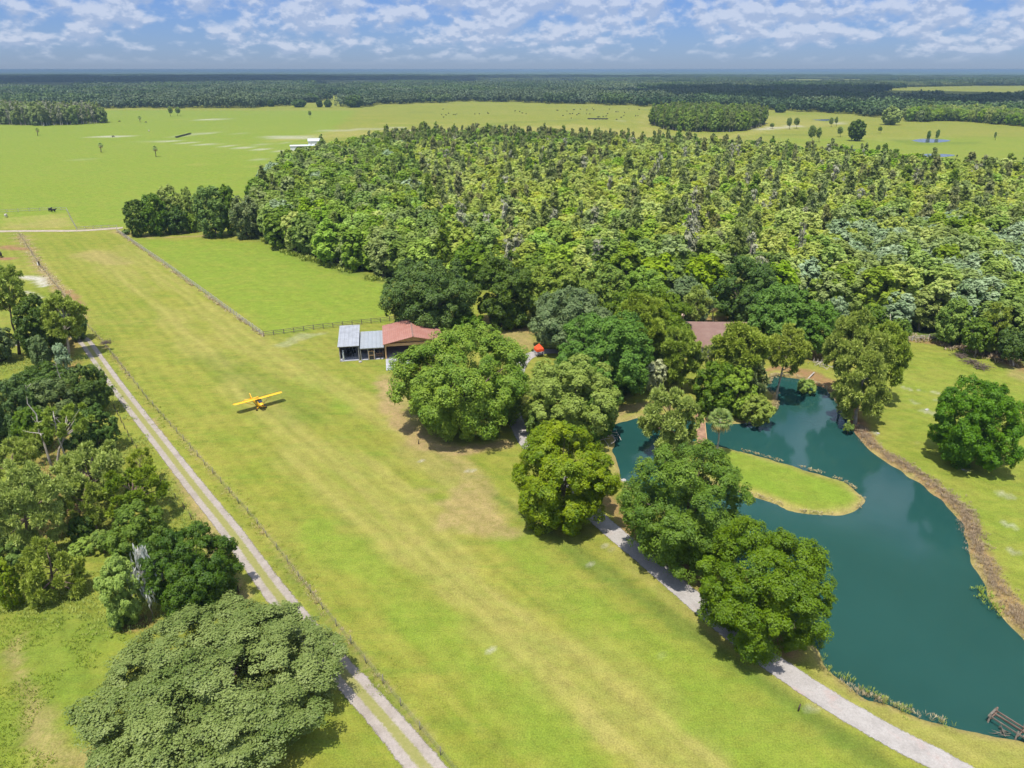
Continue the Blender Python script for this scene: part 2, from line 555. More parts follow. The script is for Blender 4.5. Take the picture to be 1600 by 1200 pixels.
def build_ground():
    rng_ = np.random.default_rng(2)
    def axis(lo, hi, step, lo_end, hi_end, g):
        a = list(np.arange(lo, hi + 1e-6, step))
        s, x = step, a[-1]
        while x < hi_end:
            s *= 1 + g
            x += s
            a.append(x)
        s, x, b = step, a[0], []
        while x > lo_end:
            s *= 1 + g
            x -= s
            b.append(x)
        return np.array(b[::-1] + a)
    xs = axis(-120, 150, 0.8, -70000, 70000, 0.06)
    ys = axis(30, 250, 0.8, -300, 70000, 0.035)
    nx, ny = len(xs), len(ys)
    X, Y = np.meshgrid(xs, ys)
    P = np.stack([X.ravel(), Y.ravel()], 1)
    n = len(P)
    z = np.zeros(n)
    z += (vnoise(P, 9, 3) - .5) * .10 * (Y.ravel() < 400)
    m = {k: np.zeros(n) for k in ('dry', 'lush', 'dirt', 'dark', 'litter', 'mud', 'woods')}
    # pond bed and banks
    near = np.where((P[:, 0] > 5) & (P[:, 0] < 130) & (P[:, 1] > 35) & (P[:, 1] < 150))[0]
    sp_, si_ = signed(P[near], POND), signed(P[near], ISLAND)
    w = np.maximum(sp_, -si_)                      # < 0 under water
    w += (vnoise(P[near], 2.2, 9) - .5) * .9
    z[near] = np.where(w < 0.6, z[near] - np.clip((0.6 - w) * .55, 0, 2.2), z[near])
    m['dirt'][near] = np.maximum(m['dirt'][near], 0.55 * (1 - sstep(w, .15, .9)))
    m['dry'][near] = np.maximum(m['dry'][near], .75 * (1 - sstep(w, .5, 2.2)))

    def brush(key, pts, width, amt, feather=None, ns=0.5, nsc=5.0, seed=1, px=True):
        L = poly_w(pts) if px else np.asarray(pts)
        if len(L) == 1:
            L = np.vstack([L, L + .01])
        width = np.asarray(width, float)
        mw = width.max() * 2 + 4
        lo, hi = L.min(0) - mw, L.max(0) + mw
        idx = np.where((P[:, 0] > lo[0]) & (P[:, 0] < hi[0]) & (P[:, 1] > lo[1]) & (P[:, 1] < hi[1]))[0]
        d, par = line_dist(P[idx], L)
        wd = np.interp(par, np.linspace(0, len(L) - 1, max(len(np.atleast_1d(width)), 2)), np.broadcast_to(width, max(width.size, 2)))
        d = d / wd + (vnoise(P[idx], nsc, seed) - .5) * ns + (vnoise(P[idx], nsc * .35, seed + 5) - .5) * ns * .5
        v = amt * (1 - sstep(d, .35, 1.0))
        m[key][idx] = np.maximum(m[key][idx], v)

    def area(key, pts, amt, feather, seed=1, nsc=8.0):
        L = poly_w(pts)
        lo, hi = L.min(0) - feather, L.max(0) + feather
        idx = np.where((P[:, 0] > lo[0]) & (P[:, 0] < hi[0]) & (P[:, 1] > lo[1]) & (P[:, 1] < hi[1]))[0]
        d = signed(P[idx], L) + (vnoise(P[idx], nsc, seed) - .5) * feather
        m[key][idx] = np.maximum(m[key][idx], amt * (1 - sstep(d, -feather * .6, feather * .4)))

    # open fields
    area('lush', [(-400, 358), (185, 356), (400, 340), (415, 262), (520, 205), (560, 172), (-400, 172)], .78, 14)
    area('lush', [(205, 372), (400, 378), (520, 418), (612, 445), (605, 500), (415, 522)], .75, 4)
    area('lush', [(1180, 215), (1600, 215), (2300, 320), (1400, 262)], .5, 25)
    area('lush', [(1370, 560), (1500, 545), (1800, 640), (1800, 1000), (1620, 980), (1380, 690)], .35, 5)
    area('lush', [(1090, 692), (1200, 720), (1340, 770), (1330, 795), (1240, 790), (1110, 745)], .9, 2)
    area('dry', [(410, 222), (520, 205), (900, 195), (1010, 205), (1300, 240), (1010, 232), (740, 214), (520, 216)], .75, 40)
    area('dry', [(1000, 195), (1250, 205), (1320, 195), (1250, 183), (1000, 178)], .6, 40)
    area('dry', [(0, 340), (104, 333), (114, 356), (0, 359)], .6, 3)
    area('dirt', [(10, 352), (104, 340), (110, 354), (10, 358)], .25, 4)
    # runway wear
    brush('dry', [(150, 395), (240, 470), (330, 560), (430, 650), (560, 760), (760, 950), (1000, 1130)], [7, 6, 6, 7, 8, 6, 6], .55, ns=.9, nsc=14)
    brush('dry', [(190, 385), (400, 545), (520, 600), (640, 690), (760, 800)], [4, 5, 5, 5, 5], .5, ns=.8, nsc=9, seed=4)
    brush('dirt', [(600, 590), (660, 670), (700, 700), (760, 770)], [3, 4, 3.4, 3], .5, ns=.9, nsc=6, seed=6)
    brush('dirt', [(715, 765), (770, 815), (800, 835)], [4.5, 5.5, 3], .62, ns=1.3, nsc=5, seed=7)
    brush('dirt', [(640, 700), (700, 750)], [4, 4], .2, ns=.9, nsc=5, seed=8)
    brush('dirt', [(140, 398), (185, 408)], [9, 6], .35, ns=.9, nsc=9, seed=12)
    brush('dirt', [(606, 600), (622, 655), (665, 695), (715, 706), (790, 694)], [3, 3.4, 3, 2.4, 2], .85, ns=.7, nsc=4, seed=9)
    brush('mud', [(440, 540), (470, 527), (500, 522)], [2.5, 3, 2], .2, ns=.9, nsc=4, seed=10)
    brush('dark', [(775, 775), (860, 835), (980, 920), (1100, 1000), (1250, 1110), (1400, 1210)], [1.3, 1.6, 1.8, 2, 2, 2], .6, ns=.6, nsc=5, seed=11)
    brush('lush', [(800, 850), (930, 960), (1100, 1090), (1250, 1190)], [5, 6, 7, 7], .6, ns=.7, nsc=7, seed=13)
    brush('lush', [(500, 830), (640, 950), (800, 1090), (900, 1200)], [4, 4, 5, 5], .65, ns=.9, nsc=6, seed=14)
    brush('lush', [(530, 620), (545, 635)], [3, 3], .7, ns=.7, nsc=4, seed=16)
    brush('lush', [(470, 590), (490, 600)], [3, 3], .55, ns=.7, nsc=4, seed=16)
    brush('dry', [(940, 1110), (1010, 1150), (1090, 1195)], [4, 5, 4], .8, ns=.9, nsc=5, seed=15)
    brush('dry', [(640, 850), (760, 940), (900, 1060)], [4, 5, 5], .7, ns=.9, nsc=8, seed=17)
    brush('dark', [(330, 560), (420, 610), (500, 660)], [5, 6, 5], .30, ns=1.0, nsc=7, seed=18)
    brush('dark', [(430, 870), (560, 1030), (680, 1180)], [1.0, 1.1, 1.2], .45, ns=.6, nsc=4, seed=19)
    # fence lines, verges
    brush('dirt', [(30, 366), (60, 415), (100, 462), (128, 500)], [1.8, 2, 2.4, 2], .8, ns=.7, nsc=4, seed=20)
    brush('dirt', [(128, 500), (170, 548), (230, 625), (400, 815), (520, 970), (690, 1180)], [.8, .4, .4, .4, .5, .6], .38, ns=1.1, nsc=3, seed=21)
    brush('dry', [(183, 362), (412, 526)], [1.4, 1.1], .8, ns=.6, nsc=4, seed=22)
    brush('dirt', [(178, 360), (200, 366), (240, 372), (330, 368)], [3, 2, 1, 1.5], .7, ns=.8, nsc=4, seed=23)
    brush('litter', [(15, 386), (45, 390)], [4, 3], .8, ns=.8, nsc=4, seed=24)
    brush('litter', [(2, 404), (18, 404)], [4, 2], .9, ns=.8, nsc=4, seed=25)
    brush('litter', [(110, 455), (128, 488)], [2, 2.5], .7, ns=.8, nsc=3, seed=26)
    brush('dirt', [(240, 655), (262, 705), (330, 830), (352, 900), (372, 935)], [.8, .9, 1.5, 2.3, 2.5], .7, ns=.9, nsc=4, seed=27)
    brush('mud', [(36, 432), (60, 436), (72, 446)], [3, 3.5, 2.5], .95, ns=.7, nsc=5, seed=28)
    brush('mud', [(40, 455), (62, 466)], [1.2, 1], .8, ns=.9, nsc=3, seed=29)
    # woodland floor
    brush('litter', [(95, 500), (110, 545), (90, 620), (95, 700), (100, 780), (60, 850)], [4, 4, 6, 6, 6, 4], .45, ns=.9, nsc=5, seed=30)
    brush('litter', [(230, 970), (205, 975)], [2.5, 2], .55, ns=.8, nsc=3, seed=31)
    brush('dark', [(40, 960), (120, 1010), (60, 1100)], [8, 8, 8], .25, ns=1.0, nsc=5, seed=32)
    brush('lush', [(30, 980), (110, 1020), (60, 1150)], [8, 6, 9], .45, ns=1.0, nsc=4, seed=33)
    brush('dirt', [(25, 1000), (20, 1020), (80, 1180), (140, 1200)], [.8, .8, 2, 2], .55, ns=1.1, nsc=3, seed=34)
    # garden and pond shores
    area('dirt', [(755, 500), (800, 503), (835, 520), (842, 545), (815, 548), (770, 520)], .62, 3, seed=35)
    brush('litter', [(750, 495), (830, 515), (900, 530)], [2, 3, 3], .5, ns=.8, nsc=4, seed=36)
    brush('dirt', [(945, 655), (975, 640), (1020, 632), (1050, 640)], [1.5, 2, 2, 1.5], .7, ns=.7, nsc=4, seed=37)
    brush('litter', [(1170, 585), (1215, 575), (1270, 585), (1300, 603), (1325, 640), (1345, 675)], [2, 2.2, 3, 3, 3, 2.5], .75, ns=.7, nsc=4, seed=38)
    brush('dirt', [(1340, 665), (1365, 697), (1440, 745), (1505, 800), (1525, 850), (1570, 935), (1620, 985)], [1.6, 1.2, 1.2, 1.5, 1.7, 1.7, 1.7], .45, ns=.6, nsc=3, seed=39)
    brush('litter', [(1340, 665), (1365, 697), (1440, 745), (1505, 800), (1525, 850), (1570, 935), (1620, 985)], [1.8, 1.3, 1.3, 1.6, 1.9, 1.9, 1.9], .5, ns=.8, nsc=2.5, seed=46)
    brush('litter', [(950, 780), (1010, 845), (1090, 905), (1160, 970), (1240, 1020)], [2.6, 3, 3, 3, 2.6], .62, ns=.7, nsc=4, seed=40)
    brush('litter', [(1060, 500), (1140, 500), (1200, 540), (1290, 560)], [4, 4, 4, 4], .6, ns=.8, nsc=4, seed=41)
    brush('litter', [(1420, 532), (1500, 540), (1570, 562), (1660, 600)], [1.5, 3, 4, 4], .7, ns=.8, nsc=4, seed=42)
    brush('dirt', [(1580, 575), (1640, 610)], [4, 4], .5, ns=.8, nsc=4, seed=43)
    brush('dry', [(1290, 1060), (1350, 1105), (1480, 1160), (1580, 1175)], [2.4, 2.6, 2.6, 2.6], .6, ns=.7, nsc=4, seed=44)
    brush('dry', [(960, 860), (1100, 975), (1200, 1050), (1300, 1115)], [1.6, 2, 2.2, 2], .55, ns=.8, nsc=4, seed=45)
    for px, py, r in ((1427, 627, 1.3), (1450, 642, 2), (1440, 610, .9), (1464, 613, .8), (1408, 603, .7), (1372, 677, .9), (1470, 625, 1.0),
                      (1506, 733, .8), (1570, 775, 2.2), (1577, 820, 1), (1585, 862, .8), (1420, 607, .6), (1435, 690, .5)):
        brush('mud', [(px - 3, py), (px + 4, py + 2)], [r * .7, r * .5], .36, ns=1.2, nsc=1.0, seed=int(px))
    for px, py, r in ((660, 720, .8), (770, 1018, .7), (1035, 1028, .6), (1030, 860, .7), (920, 880, .7), (1275, 1108, 1.0), (860, 745, .6), (735, 735, .8),
                      (1235, 975, .8), (950, 855, .7), (985, 735, .5)):
        brush('mud', [(px - 3, py), (px + 4, py + 2)], [r * .7, r * .5], .5, ns=1.0, nsc=1.2, seed=int(px))
    # far pasture: sandy streaks, mud, worn tracks
    for pts, wd, a in (([(165, 213), (205, 213)], 9, .7), ([(225, 219), (275, 222)], 7, .6), ([(275, 222), (340, 227), (440, 236)], 4, .55),
                       ([(290, 213), (330, 206)], 7, .5), ([(305, 188), (345, 186)], 10, .7), ([(120, 250), (135, 250)], 4, .4),
                       ([(395, 250), (415, 248)], 5, .3), ([(425, 214), (475, 215)], 16, .5), ([(500, 205), (620, 200)], 18, .35),
                       ([(630, 204), (720, 206)], 14, .35), ([(1185, 203), (1245, 197)], 14, .6), ([(1300, 194), (1330, 191)], 10, .5),
                       ([(380, 228), (460, 222)], 4, .3), ([(930, 187), (1000, 190)], 14, .25), ([(350, 208), (390, 208)], 6, .25)):
        brush('mud', pts, [wd, wd], a, ns=.9, nsc=wd * 1.5, seed=int(pts[0][0]))
    brush('dark', [(1400, 218), (1450, 226), (1520, 222)], [14, 18, 10], .45, ns=.8, nsc=20, seed=50)
    brush('dry', [(1010, 200), (1040, 213), (1120, 216), (1190, 205)], [14, 14, 14, 14], .7, ns=.8, nsc=20, seed=51)
    for k in range(26):
        rx_, ry_ = rng_.uniform(-100, 1000) if k % 2 else rng_.uniform(560, 1400), rng_.uniform(172, 240) if k % 2 == 0 else rng_.uniform(180, 330)
        brush('dry' if k % 3 else 'dark', [(rx_, ry_), (rx_ + rng_.uniform(40, 140), ry_ + rng_.uniform(-6, 6))], [3 + 12 * (k % 4 == 0)] * 2, .4, ns=.9, nsc=14, seed=200 + k)
    # under the woods and away to the horizon
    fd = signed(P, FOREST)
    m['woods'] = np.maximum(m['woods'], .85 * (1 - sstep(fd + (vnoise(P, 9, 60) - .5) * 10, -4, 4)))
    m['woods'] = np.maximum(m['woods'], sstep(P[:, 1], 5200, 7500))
    i = np.arange(n).reshape(ny, nx)
    q = np.stack([i[:-1, :-1], i[:-1, 1:], i[1:, 1:], i[1:, :-1]], -1).reshape(-1, 4)
    c1 = np.stack([m['dry'], m['lush'], m['dirt'], m['woods']], 1)
    c2 = np.stack([m['dark'], m['litter'], m['mud'], np.ones(n)], 1)
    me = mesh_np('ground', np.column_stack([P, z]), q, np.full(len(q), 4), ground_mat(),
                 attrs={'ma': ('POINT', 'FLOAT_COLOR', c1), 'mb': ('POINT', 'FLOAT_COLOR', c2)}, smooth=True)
    return tag(link('ground', me), 'mown green and straw coloured pasture reaching to the far woods', None, None, 'structure')


def ground_mat():
    m, n, l = new_mat('grass_ground')
    t = n.new('ShaderNodeTexCoord')
    mp = n.new('ShaderNodeMapping')
    mp.inputs['Rotation'].default_value = (0, 0, -RUN_ANG)
    l.new(t.outputs['Object'], mp.inputs['Vector'])
    mp2 = n.new('ShaderNodeMapping')
    mp2.inputs['Scale'].default_value = (0.055, 1.0, 1.0)
    l.new(mp.outputs[0], mp2.inputs['Vector'])
    obj = t.outputs['Object']
    big = ramp(n, l, noise(n, l, obj, .022, 5, .6), .35, .66)
    mid = ramp(n, l, noise(n, l, obj, .13, 6, .65), .33, .68)
    small = noise(n, l, obj, 1.1, 6, .7)
    fine = noise(n, l, obj, 5.5, 4, .7)
    streak = ramp(n, l, noise(n, l, mp2.outputs[0], .42, 5, .6), .32, .68)
    mp3 = n.new('ShaderNodeMapping')
    mp3.inputs['Rotation'].default_value = (0, 0, math.radians(-14))
    mp3.inputs['Scale'].default_value = (.20, 1.0, 1.0)
    l.new(t.outputs['Object'], mp3.inputs['Vector'])
    wind = ramp(n, l, noise(n, l, mp3.outputs[0], .55, 6, .68), .40, .70)
    tuft = ramp(n, l, noise(n, l, obj, .55, 5, .75), .42, .72)
    a = n.new('ShaderNodeAttribute')
    a.attribute_name = 'ma'
    sa = n.new('ShaderNodeSeparateColor')
    l.new(a.outputs['Color'], sa.inputs[0])
    b = n.new('ShaderNodeAttribute')
    b.attribute_name = 'mb'
    sb = n.new('ShaderNodeSeparateColor')
    l.new(b.outputs['Color'], sb.inputs[0])
    c = mixc(n, l, big, (.160, .174, .022), (.210, .198, .034))
    mp4 = n.new('ShaderNodeMapping')
    mp4.inputs['Scale'].default_value = (.22, 1.0, 1.0)
    l.new(t.outputs['Object'], mp4.inputs['Vector'])
    wide = ramp(n, l, noise(n, l, mp4.outputs[0], .011, 6, .62), .40, .68)
    c = mixc(n, l, math_node(n, l, 'MULTIPLY', wide, .6), c, (.240, .205, .062))
    wide2 = ramp(n, l, noise(n, l, mp4.outputs[0], .028, 5, .6), .50, .72)
    c = mixc(n, l, math_node(n, l, 'MULTIPLY', wide2, .5), c, (.105, .155, .022))
    c = mixc(n, l, math_node(n, l, 'MULTIPLY', mid, .55), c, (.112, .162, .013))
    c = mixc(n, l, math_node(n, l, 'MULTIPLY', streak, .62), c, (.225, .212, .040))
    c = mixc(n, l, math_node(n, l, 'MULTIPLY', wind, .5), c, (.108, .166, .020))
    c = mixc(n, l, math_node(n, l, 'MULTIPLY', sa.outputs[1], math_node(n, l, 'MULTIPLY_ADD', mid, .4, .6)), c, (.142, .206, .022))
    c = mixc(n, l, math_node(n, l, 'MULTIPLY', sa.outputs[0], math_node(n, l, 'MULTIPLY_ADD', streak, .5, .45)), c, (.275, .235, .072))
    c = mixc(n, l, math_node(n, l, 'MULTIPLY', sb.outputs[0], .9), c, (.070, .115, .018))
    dj = math_node(n, l, 'MULTIPLY', sa.outputs[2], ramp(n, l, small, .25, .62, .45, 1.15), clamp=True)
    c = mixc(n, l, dj, c, (.275, .195, .092))
    lj = math_node(n, l, 'MULTIPLY', sb.outputs[1], ramp(n, l, small, .25, .62, .5, 1.15), clamp=True)
    c = mixc(n, l, lj, c, (.235, .120, .070))
    mj = math_node(n, l, 'MULTIPLY', sb.outputs[2], ramp(n, l, small, .3, .6, .5, 1.15), clamp=True)
    c = mixc(n, l, mj, c, (.38, .35, .30))
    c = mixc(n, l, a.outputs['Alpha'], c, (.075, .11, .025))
    clump = noise(n, l, obj, .36, 7, .72)
    sy = n.new('ShaderNodeSeparateXYZ')
    l.new(mp.outputs[0], sy.inputs[0])
    wob = math_node(n, l, 'MULTIPLY_ADD', noise(n, l, obj, .05, 2, .5), 5.0, sy.outputs[1])
    mow = math_node(n, l, 'SINE', math_node(n, l, 'MULTIPLY', wob, 2.3))
    v = math_node(n, l, 'MULTIPLY_ADD', math_node(n, l, 'ADD', math_node(n, l, 'MULTIPLY_ADD', fine, 1.9, small), clump), .80, -.56)
    so = n.new('ShaderNodeSeparateXYZ')
    l.new(obj, so.inputs[0])
    mask = math_node(n, l, 'MULTIPLY', ramp(n, l, so.outputs[1], 230, 290, .05, 0.0), math_node(n, l, 'SUBTRACT', 1.0, sa.outputs[1]))
    v = math_node(n, l, 'MULTIPLY_ADD', mow, mask, v)
    c = mixc(n, l, 1.0, c, v, 'MULTIPLY')
    c = mixc(n, l, math_node(n, l, 'MULTIPLY', tuft, .28), c, mixc(n, l, 1.0, c, (.62, .74, .5), 'MULTIPLY'))
    hgt = math_node(n, l, 'MULTIPLY_ADD', fine, .5, small)
    finish(n, l, principled(n, l, c, .95, .08, 0, bump(n, l, hgt, .55, .16)))
    return m


def ribbon(name, L, width, z, mat, attr_merge=None, n_across=7, jitter=.0):
    """a road sheet following polyline L"""
    L = np.asarray(L)
    seg = np.r_[0, np.cumsum(np.hypot(*np.diff(L, axis=0).T))]
    m = int(seg[-1] / .8)
    s = np.linspace(0, seg[-1], m)
    Q = np.stack([np.interp(s, seg, L[:, 0]), np.interp(s, seg, L[:, 1])], 1)
    T = np.gradient(Q, axis=0)
    T /= np.hypot(*T.T)[:, None]
    Nn = np.stack([-T[:, 1], T[:, 0]], 1)
    w = np.interp(s / seg[-1], np.linspace(0, 1, len(width)), width) if hasattr(width, '__len__') else np.full(m, width)
    us = np.linspace(-1, 1, n_across)
    V = Q[:, None, :] + Nn[:, None, :] * us[None, :, None] * w[:, None, None] / 2
    zz = np.full(V.shape[:2] + (1,), z)
    gz = (vnoise(V.reshape(-1, 2), 9, 3) - .5) * .10
    V = np.concatenate([V, zz + gz.reshape(m, n_across, 1) + .012], -1).reshape(-1, 3)
    i = np.arange(m * n_across).reshape(m, n_across)
    q = np.stack([i[:-1, :-1], i[:-1, 1:], i[1:, 1:], i[1:, :-1]], -1).reshape(-1, 4)
    mg = np.interp(s / seg[-1], np.linspace(0, 1, len(attr_merge)), attr_merge) if attr_merge is not None else np.zeros(m)
    col = np.stack([np.tile((us + 1) / 2, m), np.repeat(mg, n_across), np.zeros(m * n_across), np.ones(m * n_across)], 1)
    me = mesh_np(name, V, q, np.full(len(q), 4), mat, attrs={'rd': ('POINT', 'FLOAT_COLOR', col)}, smooth=True)
    return link(name, me)


def road_mat(name, c1, c2, grass_mid, edge=.80, stain=(.30, .26, .24)):
    m, n, l = new_mat(name)
    t = n.new('ShaderNodeTexCoord')
    a = n.new('ShaderNodeAttribute')
    a.attribute_name = 'rd'
    s = n.new('ShaderNodeSeparateColor')
    l.new(a.outputs['Color'], s.inputs[0])
    obj = t.outputs['Object']
    u = math_node(n, l, 'ABSOLUTE', math_node(n, l, 'MULTIPLY_ADD', s.outputs[0], 2.0, -1.0))
    n1 = noise(n, l, obj, .5, 6, .65)
    n2 = noise(n, l, obj, 3.2, 5, .7)
    n3 = noise(n, l, obj, 9.0, 3, .7)
    c = mixc(n, l, ramp(n, l, n1, .35, .68), c1, c2)
    c = mixc(n, l, ramp(n, l, noise(n, l, obj, .23, 6, .7), .55, .72, 0, .75), c, stain)
    c = mixc(n, l, 1.0, c, math_node(n, l, 'MULTIPLY_ADD', math_node(n, l, 'ADD', n3, n2), .55, .45), 'MULTIPLY')
    if grass_mid:
        wob = math_node(n, l, 'MULTIPLY_ADD', n2, .34, -.17)
        mid = ramp(n, l, math_node(n, l, 'ADD', u, wob), .20, .38, 1.0, 0.0)
        keep = math_node(n, l, 'SUBTRACT', 1.0, s.outputs[1])
        tf = ramp(n, l, math_node(n, l, 'ADD', n1, math_node(n, l, 'MULTIPLY', keep, .6)), .56, .78)
        g = mixc(n, l, n2, (.125, .150, .026), (.290, .250, .105))
        c = mixc(n, l, math_node(n, l, 'MULTIPLY', mid, tf), c, g)
    ed = math_node(n, l, 'ADD', u, math_node(n, l, 'MULTIPLY_ADD', n2, .42, math_node(n, l, 'MULTIPLY_ADD', n1, .25, -.33)))
    al = ramp(n, l, ed, edge, edge + .15, 1.0, 0.0)
    p = principled(n, l, c, .92, .12, 0, bump(n, l, n3, .4, .05))
    tr = n.new('ShaderNodeBsdfTransparent')
    mx = n.new('ShaderNodeMixShader')
    l.new(al, mx.inputs[0])
    l.new(tr.outputs[0], mx.inputs[1])
    l.new(p, mx.inputs[2])
    finish(n, l, mx.outputs[0])
    return m


def water_mat(name, col, col2, rough=.06):
    m, n, l = new_mat(name)
    t = n.new('ShaderNodeTexCoord')
    f = ramp(n, l, noise(n, l, t.outputs['Object'], .035, 4, .6), .35, .65)
    c = mixc(n, l, f, col, col2)
    w = noise(n, l, t.outputs['Object'], 1.6, 5, .65)
    w2 = noise(n, l, t.outputs['Object'], .18, 3, .5)
    h = math_node(n, l, 'MULTIPLY_ADD', w2, 2.0, w)
    p = principled(n, l, c, rough, .30, 0, bump(n, l, h, .12, .06))
    finish(n, l, p)
    return m


ground = build_ground()


def water_sheet(name, poly, z, mat, label):
    me = bpy.data.meshes.new(name)
    bm = bmesh.new()
    vs = [bm.verts.new((p[0], p[1], z)) for p in poly]
    f = bm.faces.new(vs)
    bmesh.ops.triangulate(bm, faces=[f])
    bmesh.ops.recalc_face_normals(bm, faces=bm.faces)
    bm.to_mesh(me)
    bm.free()
    if me.polygons[0].normal.z < 0:
        me.flip_normals()
    me.materials.append(mat)
    return tag(link(name, me), label, None, None, 'structure')


def grow(poly, d):
    """offset a polygon outward from its own edges"""
    p = np.asarray(poly)
    a, b = np.roll(p, 1, 0), np.roll(p, -1, 0)
    t = b - a
    t /= np.maximum(np.hypot(*t.T), 1e-6)[:, None]
    nrm_ = np.stack([t[:, 1], -t[:, 0]], 1)
    area2 = np.sum(p[:, 0] * b[:, 1] - b[:, 0] * p[:, 1])
    return p + nrm_ * (d if area2 > 0 else -d)


M['water'] = water_mat('pond_water', (.012, .050, .043), (.014, .057, .050))
M['far_water'] = water_mat('pool_water', (.05, .07, .10), (.09, .11, .14), .12)
water_sheet('pond_water', grow(POND, 1.2), -0.42, M['water'], 'deep teal pond curving around the grassy spit')
for k, (pts, lab) in enumerate((([(1424, 219.5), (1440, 217), (1465, 217.5), (1485, 219.5), (1470, 222.5), (1440, 222.5)], 'shallow blue pool with two bushes on the far pasture'),
                               ([(1428, 242.5), (1450, 240.5), (1480, 241), (1492, 243), (1470, 245.5), (1440, 245)], 'narrow blue pool just beyond the right end of the wood'),
                               ([(1268, 187.2), (1295, 186.2), (1308, 187.5), (1290, 189)], 'small far pool beside the sandy patch'),
                               ([(1330, 234), (1342, 233), (1352, 235.5), (1338, 237)], 'little pool peeping over the tree tops'))):
    water_sheet('pool_water', smooth_line(poly_w(pts + pts[:1]), 4)[:-1], .07, M['far_water'], lab)
M['gravel'] = road_mat('gravel', (.30, .262, .225), (.24, .205, .17), True, .80)
M['drive'] = road_mat('drive_gravel', (.32, .297, .272), (.27, .248, .225), False, .82, (.33, .25, .22))
M['lane'] = road_mat('dirt_lane', (.34, .29, .225), (.27, .22, .16), False, .7)
tag(ribbon('gravel_road', LANE, [3.2, 3.1, 3.1, 3.1, 3.1, 3.2, 3.4, 3.7], .035, M['gravel'], [.9, .6, .1, .0, .0, .1, .4, .35]), 'two-rut gravel track along the runway fence', None, None, 'structure')
tag(ribbon('driveway', DRIVE, 3.25, .035, M['drive']), 'pale gravel driveway passing under the oaks beside the pond', None, None, 'structure')
tag(ribbon('dirt_lane', FARLANE, 4.6, .03, M['lane']), 'pale dirt lane crossing the end of the runway', None, None, 'structure')
tag(ribbon('sandy_path', SANDLANE, 9.0, .03, M['lane']), 'sandy farm path along the left flank of the wood', None, None, 'structure')


# ------------------------------------------------------------------ foliage
def unit(v):
    return v / np.maximum(np.linalg.norm(v, axis=-1, keepdims=True), 1e-9)


def cards(rng, Pc, Nn, L, W, fold=0.15, axis=None):
    """one folded leaf-shaped quad per centre"""
    n = len(Pc)
    if axis is None:
        t = unit(np.cross(Nn, rng.normal(size=(n, 3))))
    else:
        t = axis
    s = unit(np.cross(Nn, t))
    l = (L * rng.uniform(.6, 1.35, n))[:, None]
    w = (W * rng.uniform(.6, 1.35, n))[:, None]
    V = np.stack([Pc + t * l, Pc + s * w - Nn * w * fold, Pc - t * l, Pc - s * w - Nn * w * fold], 1)
    return V.reshape(-1, 3)


def card_mesh(name, V, tint, mats, midx=None):
    k = len(V) // 4
    return mesh_np(name, V, np.arange(k * 4), np.full(k, 4), mats, midx, {'tint': ('FACE', 'FLOAT', np.clip(tint, 0, 1))})


def fib(n, rng, zmin=-1.0):
    i = (np.arange(n) + rng.uniform(0, 1)) / n
    z = 1 - i * (1 - zmin)
    a = np.arange(n) * 2.399963 + rng.uniform(0, 6.28)
    r = np.sqrt(np.maximum(0, 1 - z * z))
    return np.stack([r * np.cos(a), r * np.sin(a), z], 1)


def broad_crown(rng, rx, ry, rz, zc, nl=34, ns=12, nk=26, card=.45, zmin=-.72, lobe=(.26, .40), asp=.62, rag=.16, up=.55, rzd=None):
    """a crown of lobes, each lobe a set of leaf clumps, each clump a shell of leaf cards"""
    return _broad_crown(rng, rx, ry, rz, zc, nl, ns, nk, card, zmin, lobe, asp, rag, up, rzd or rz)


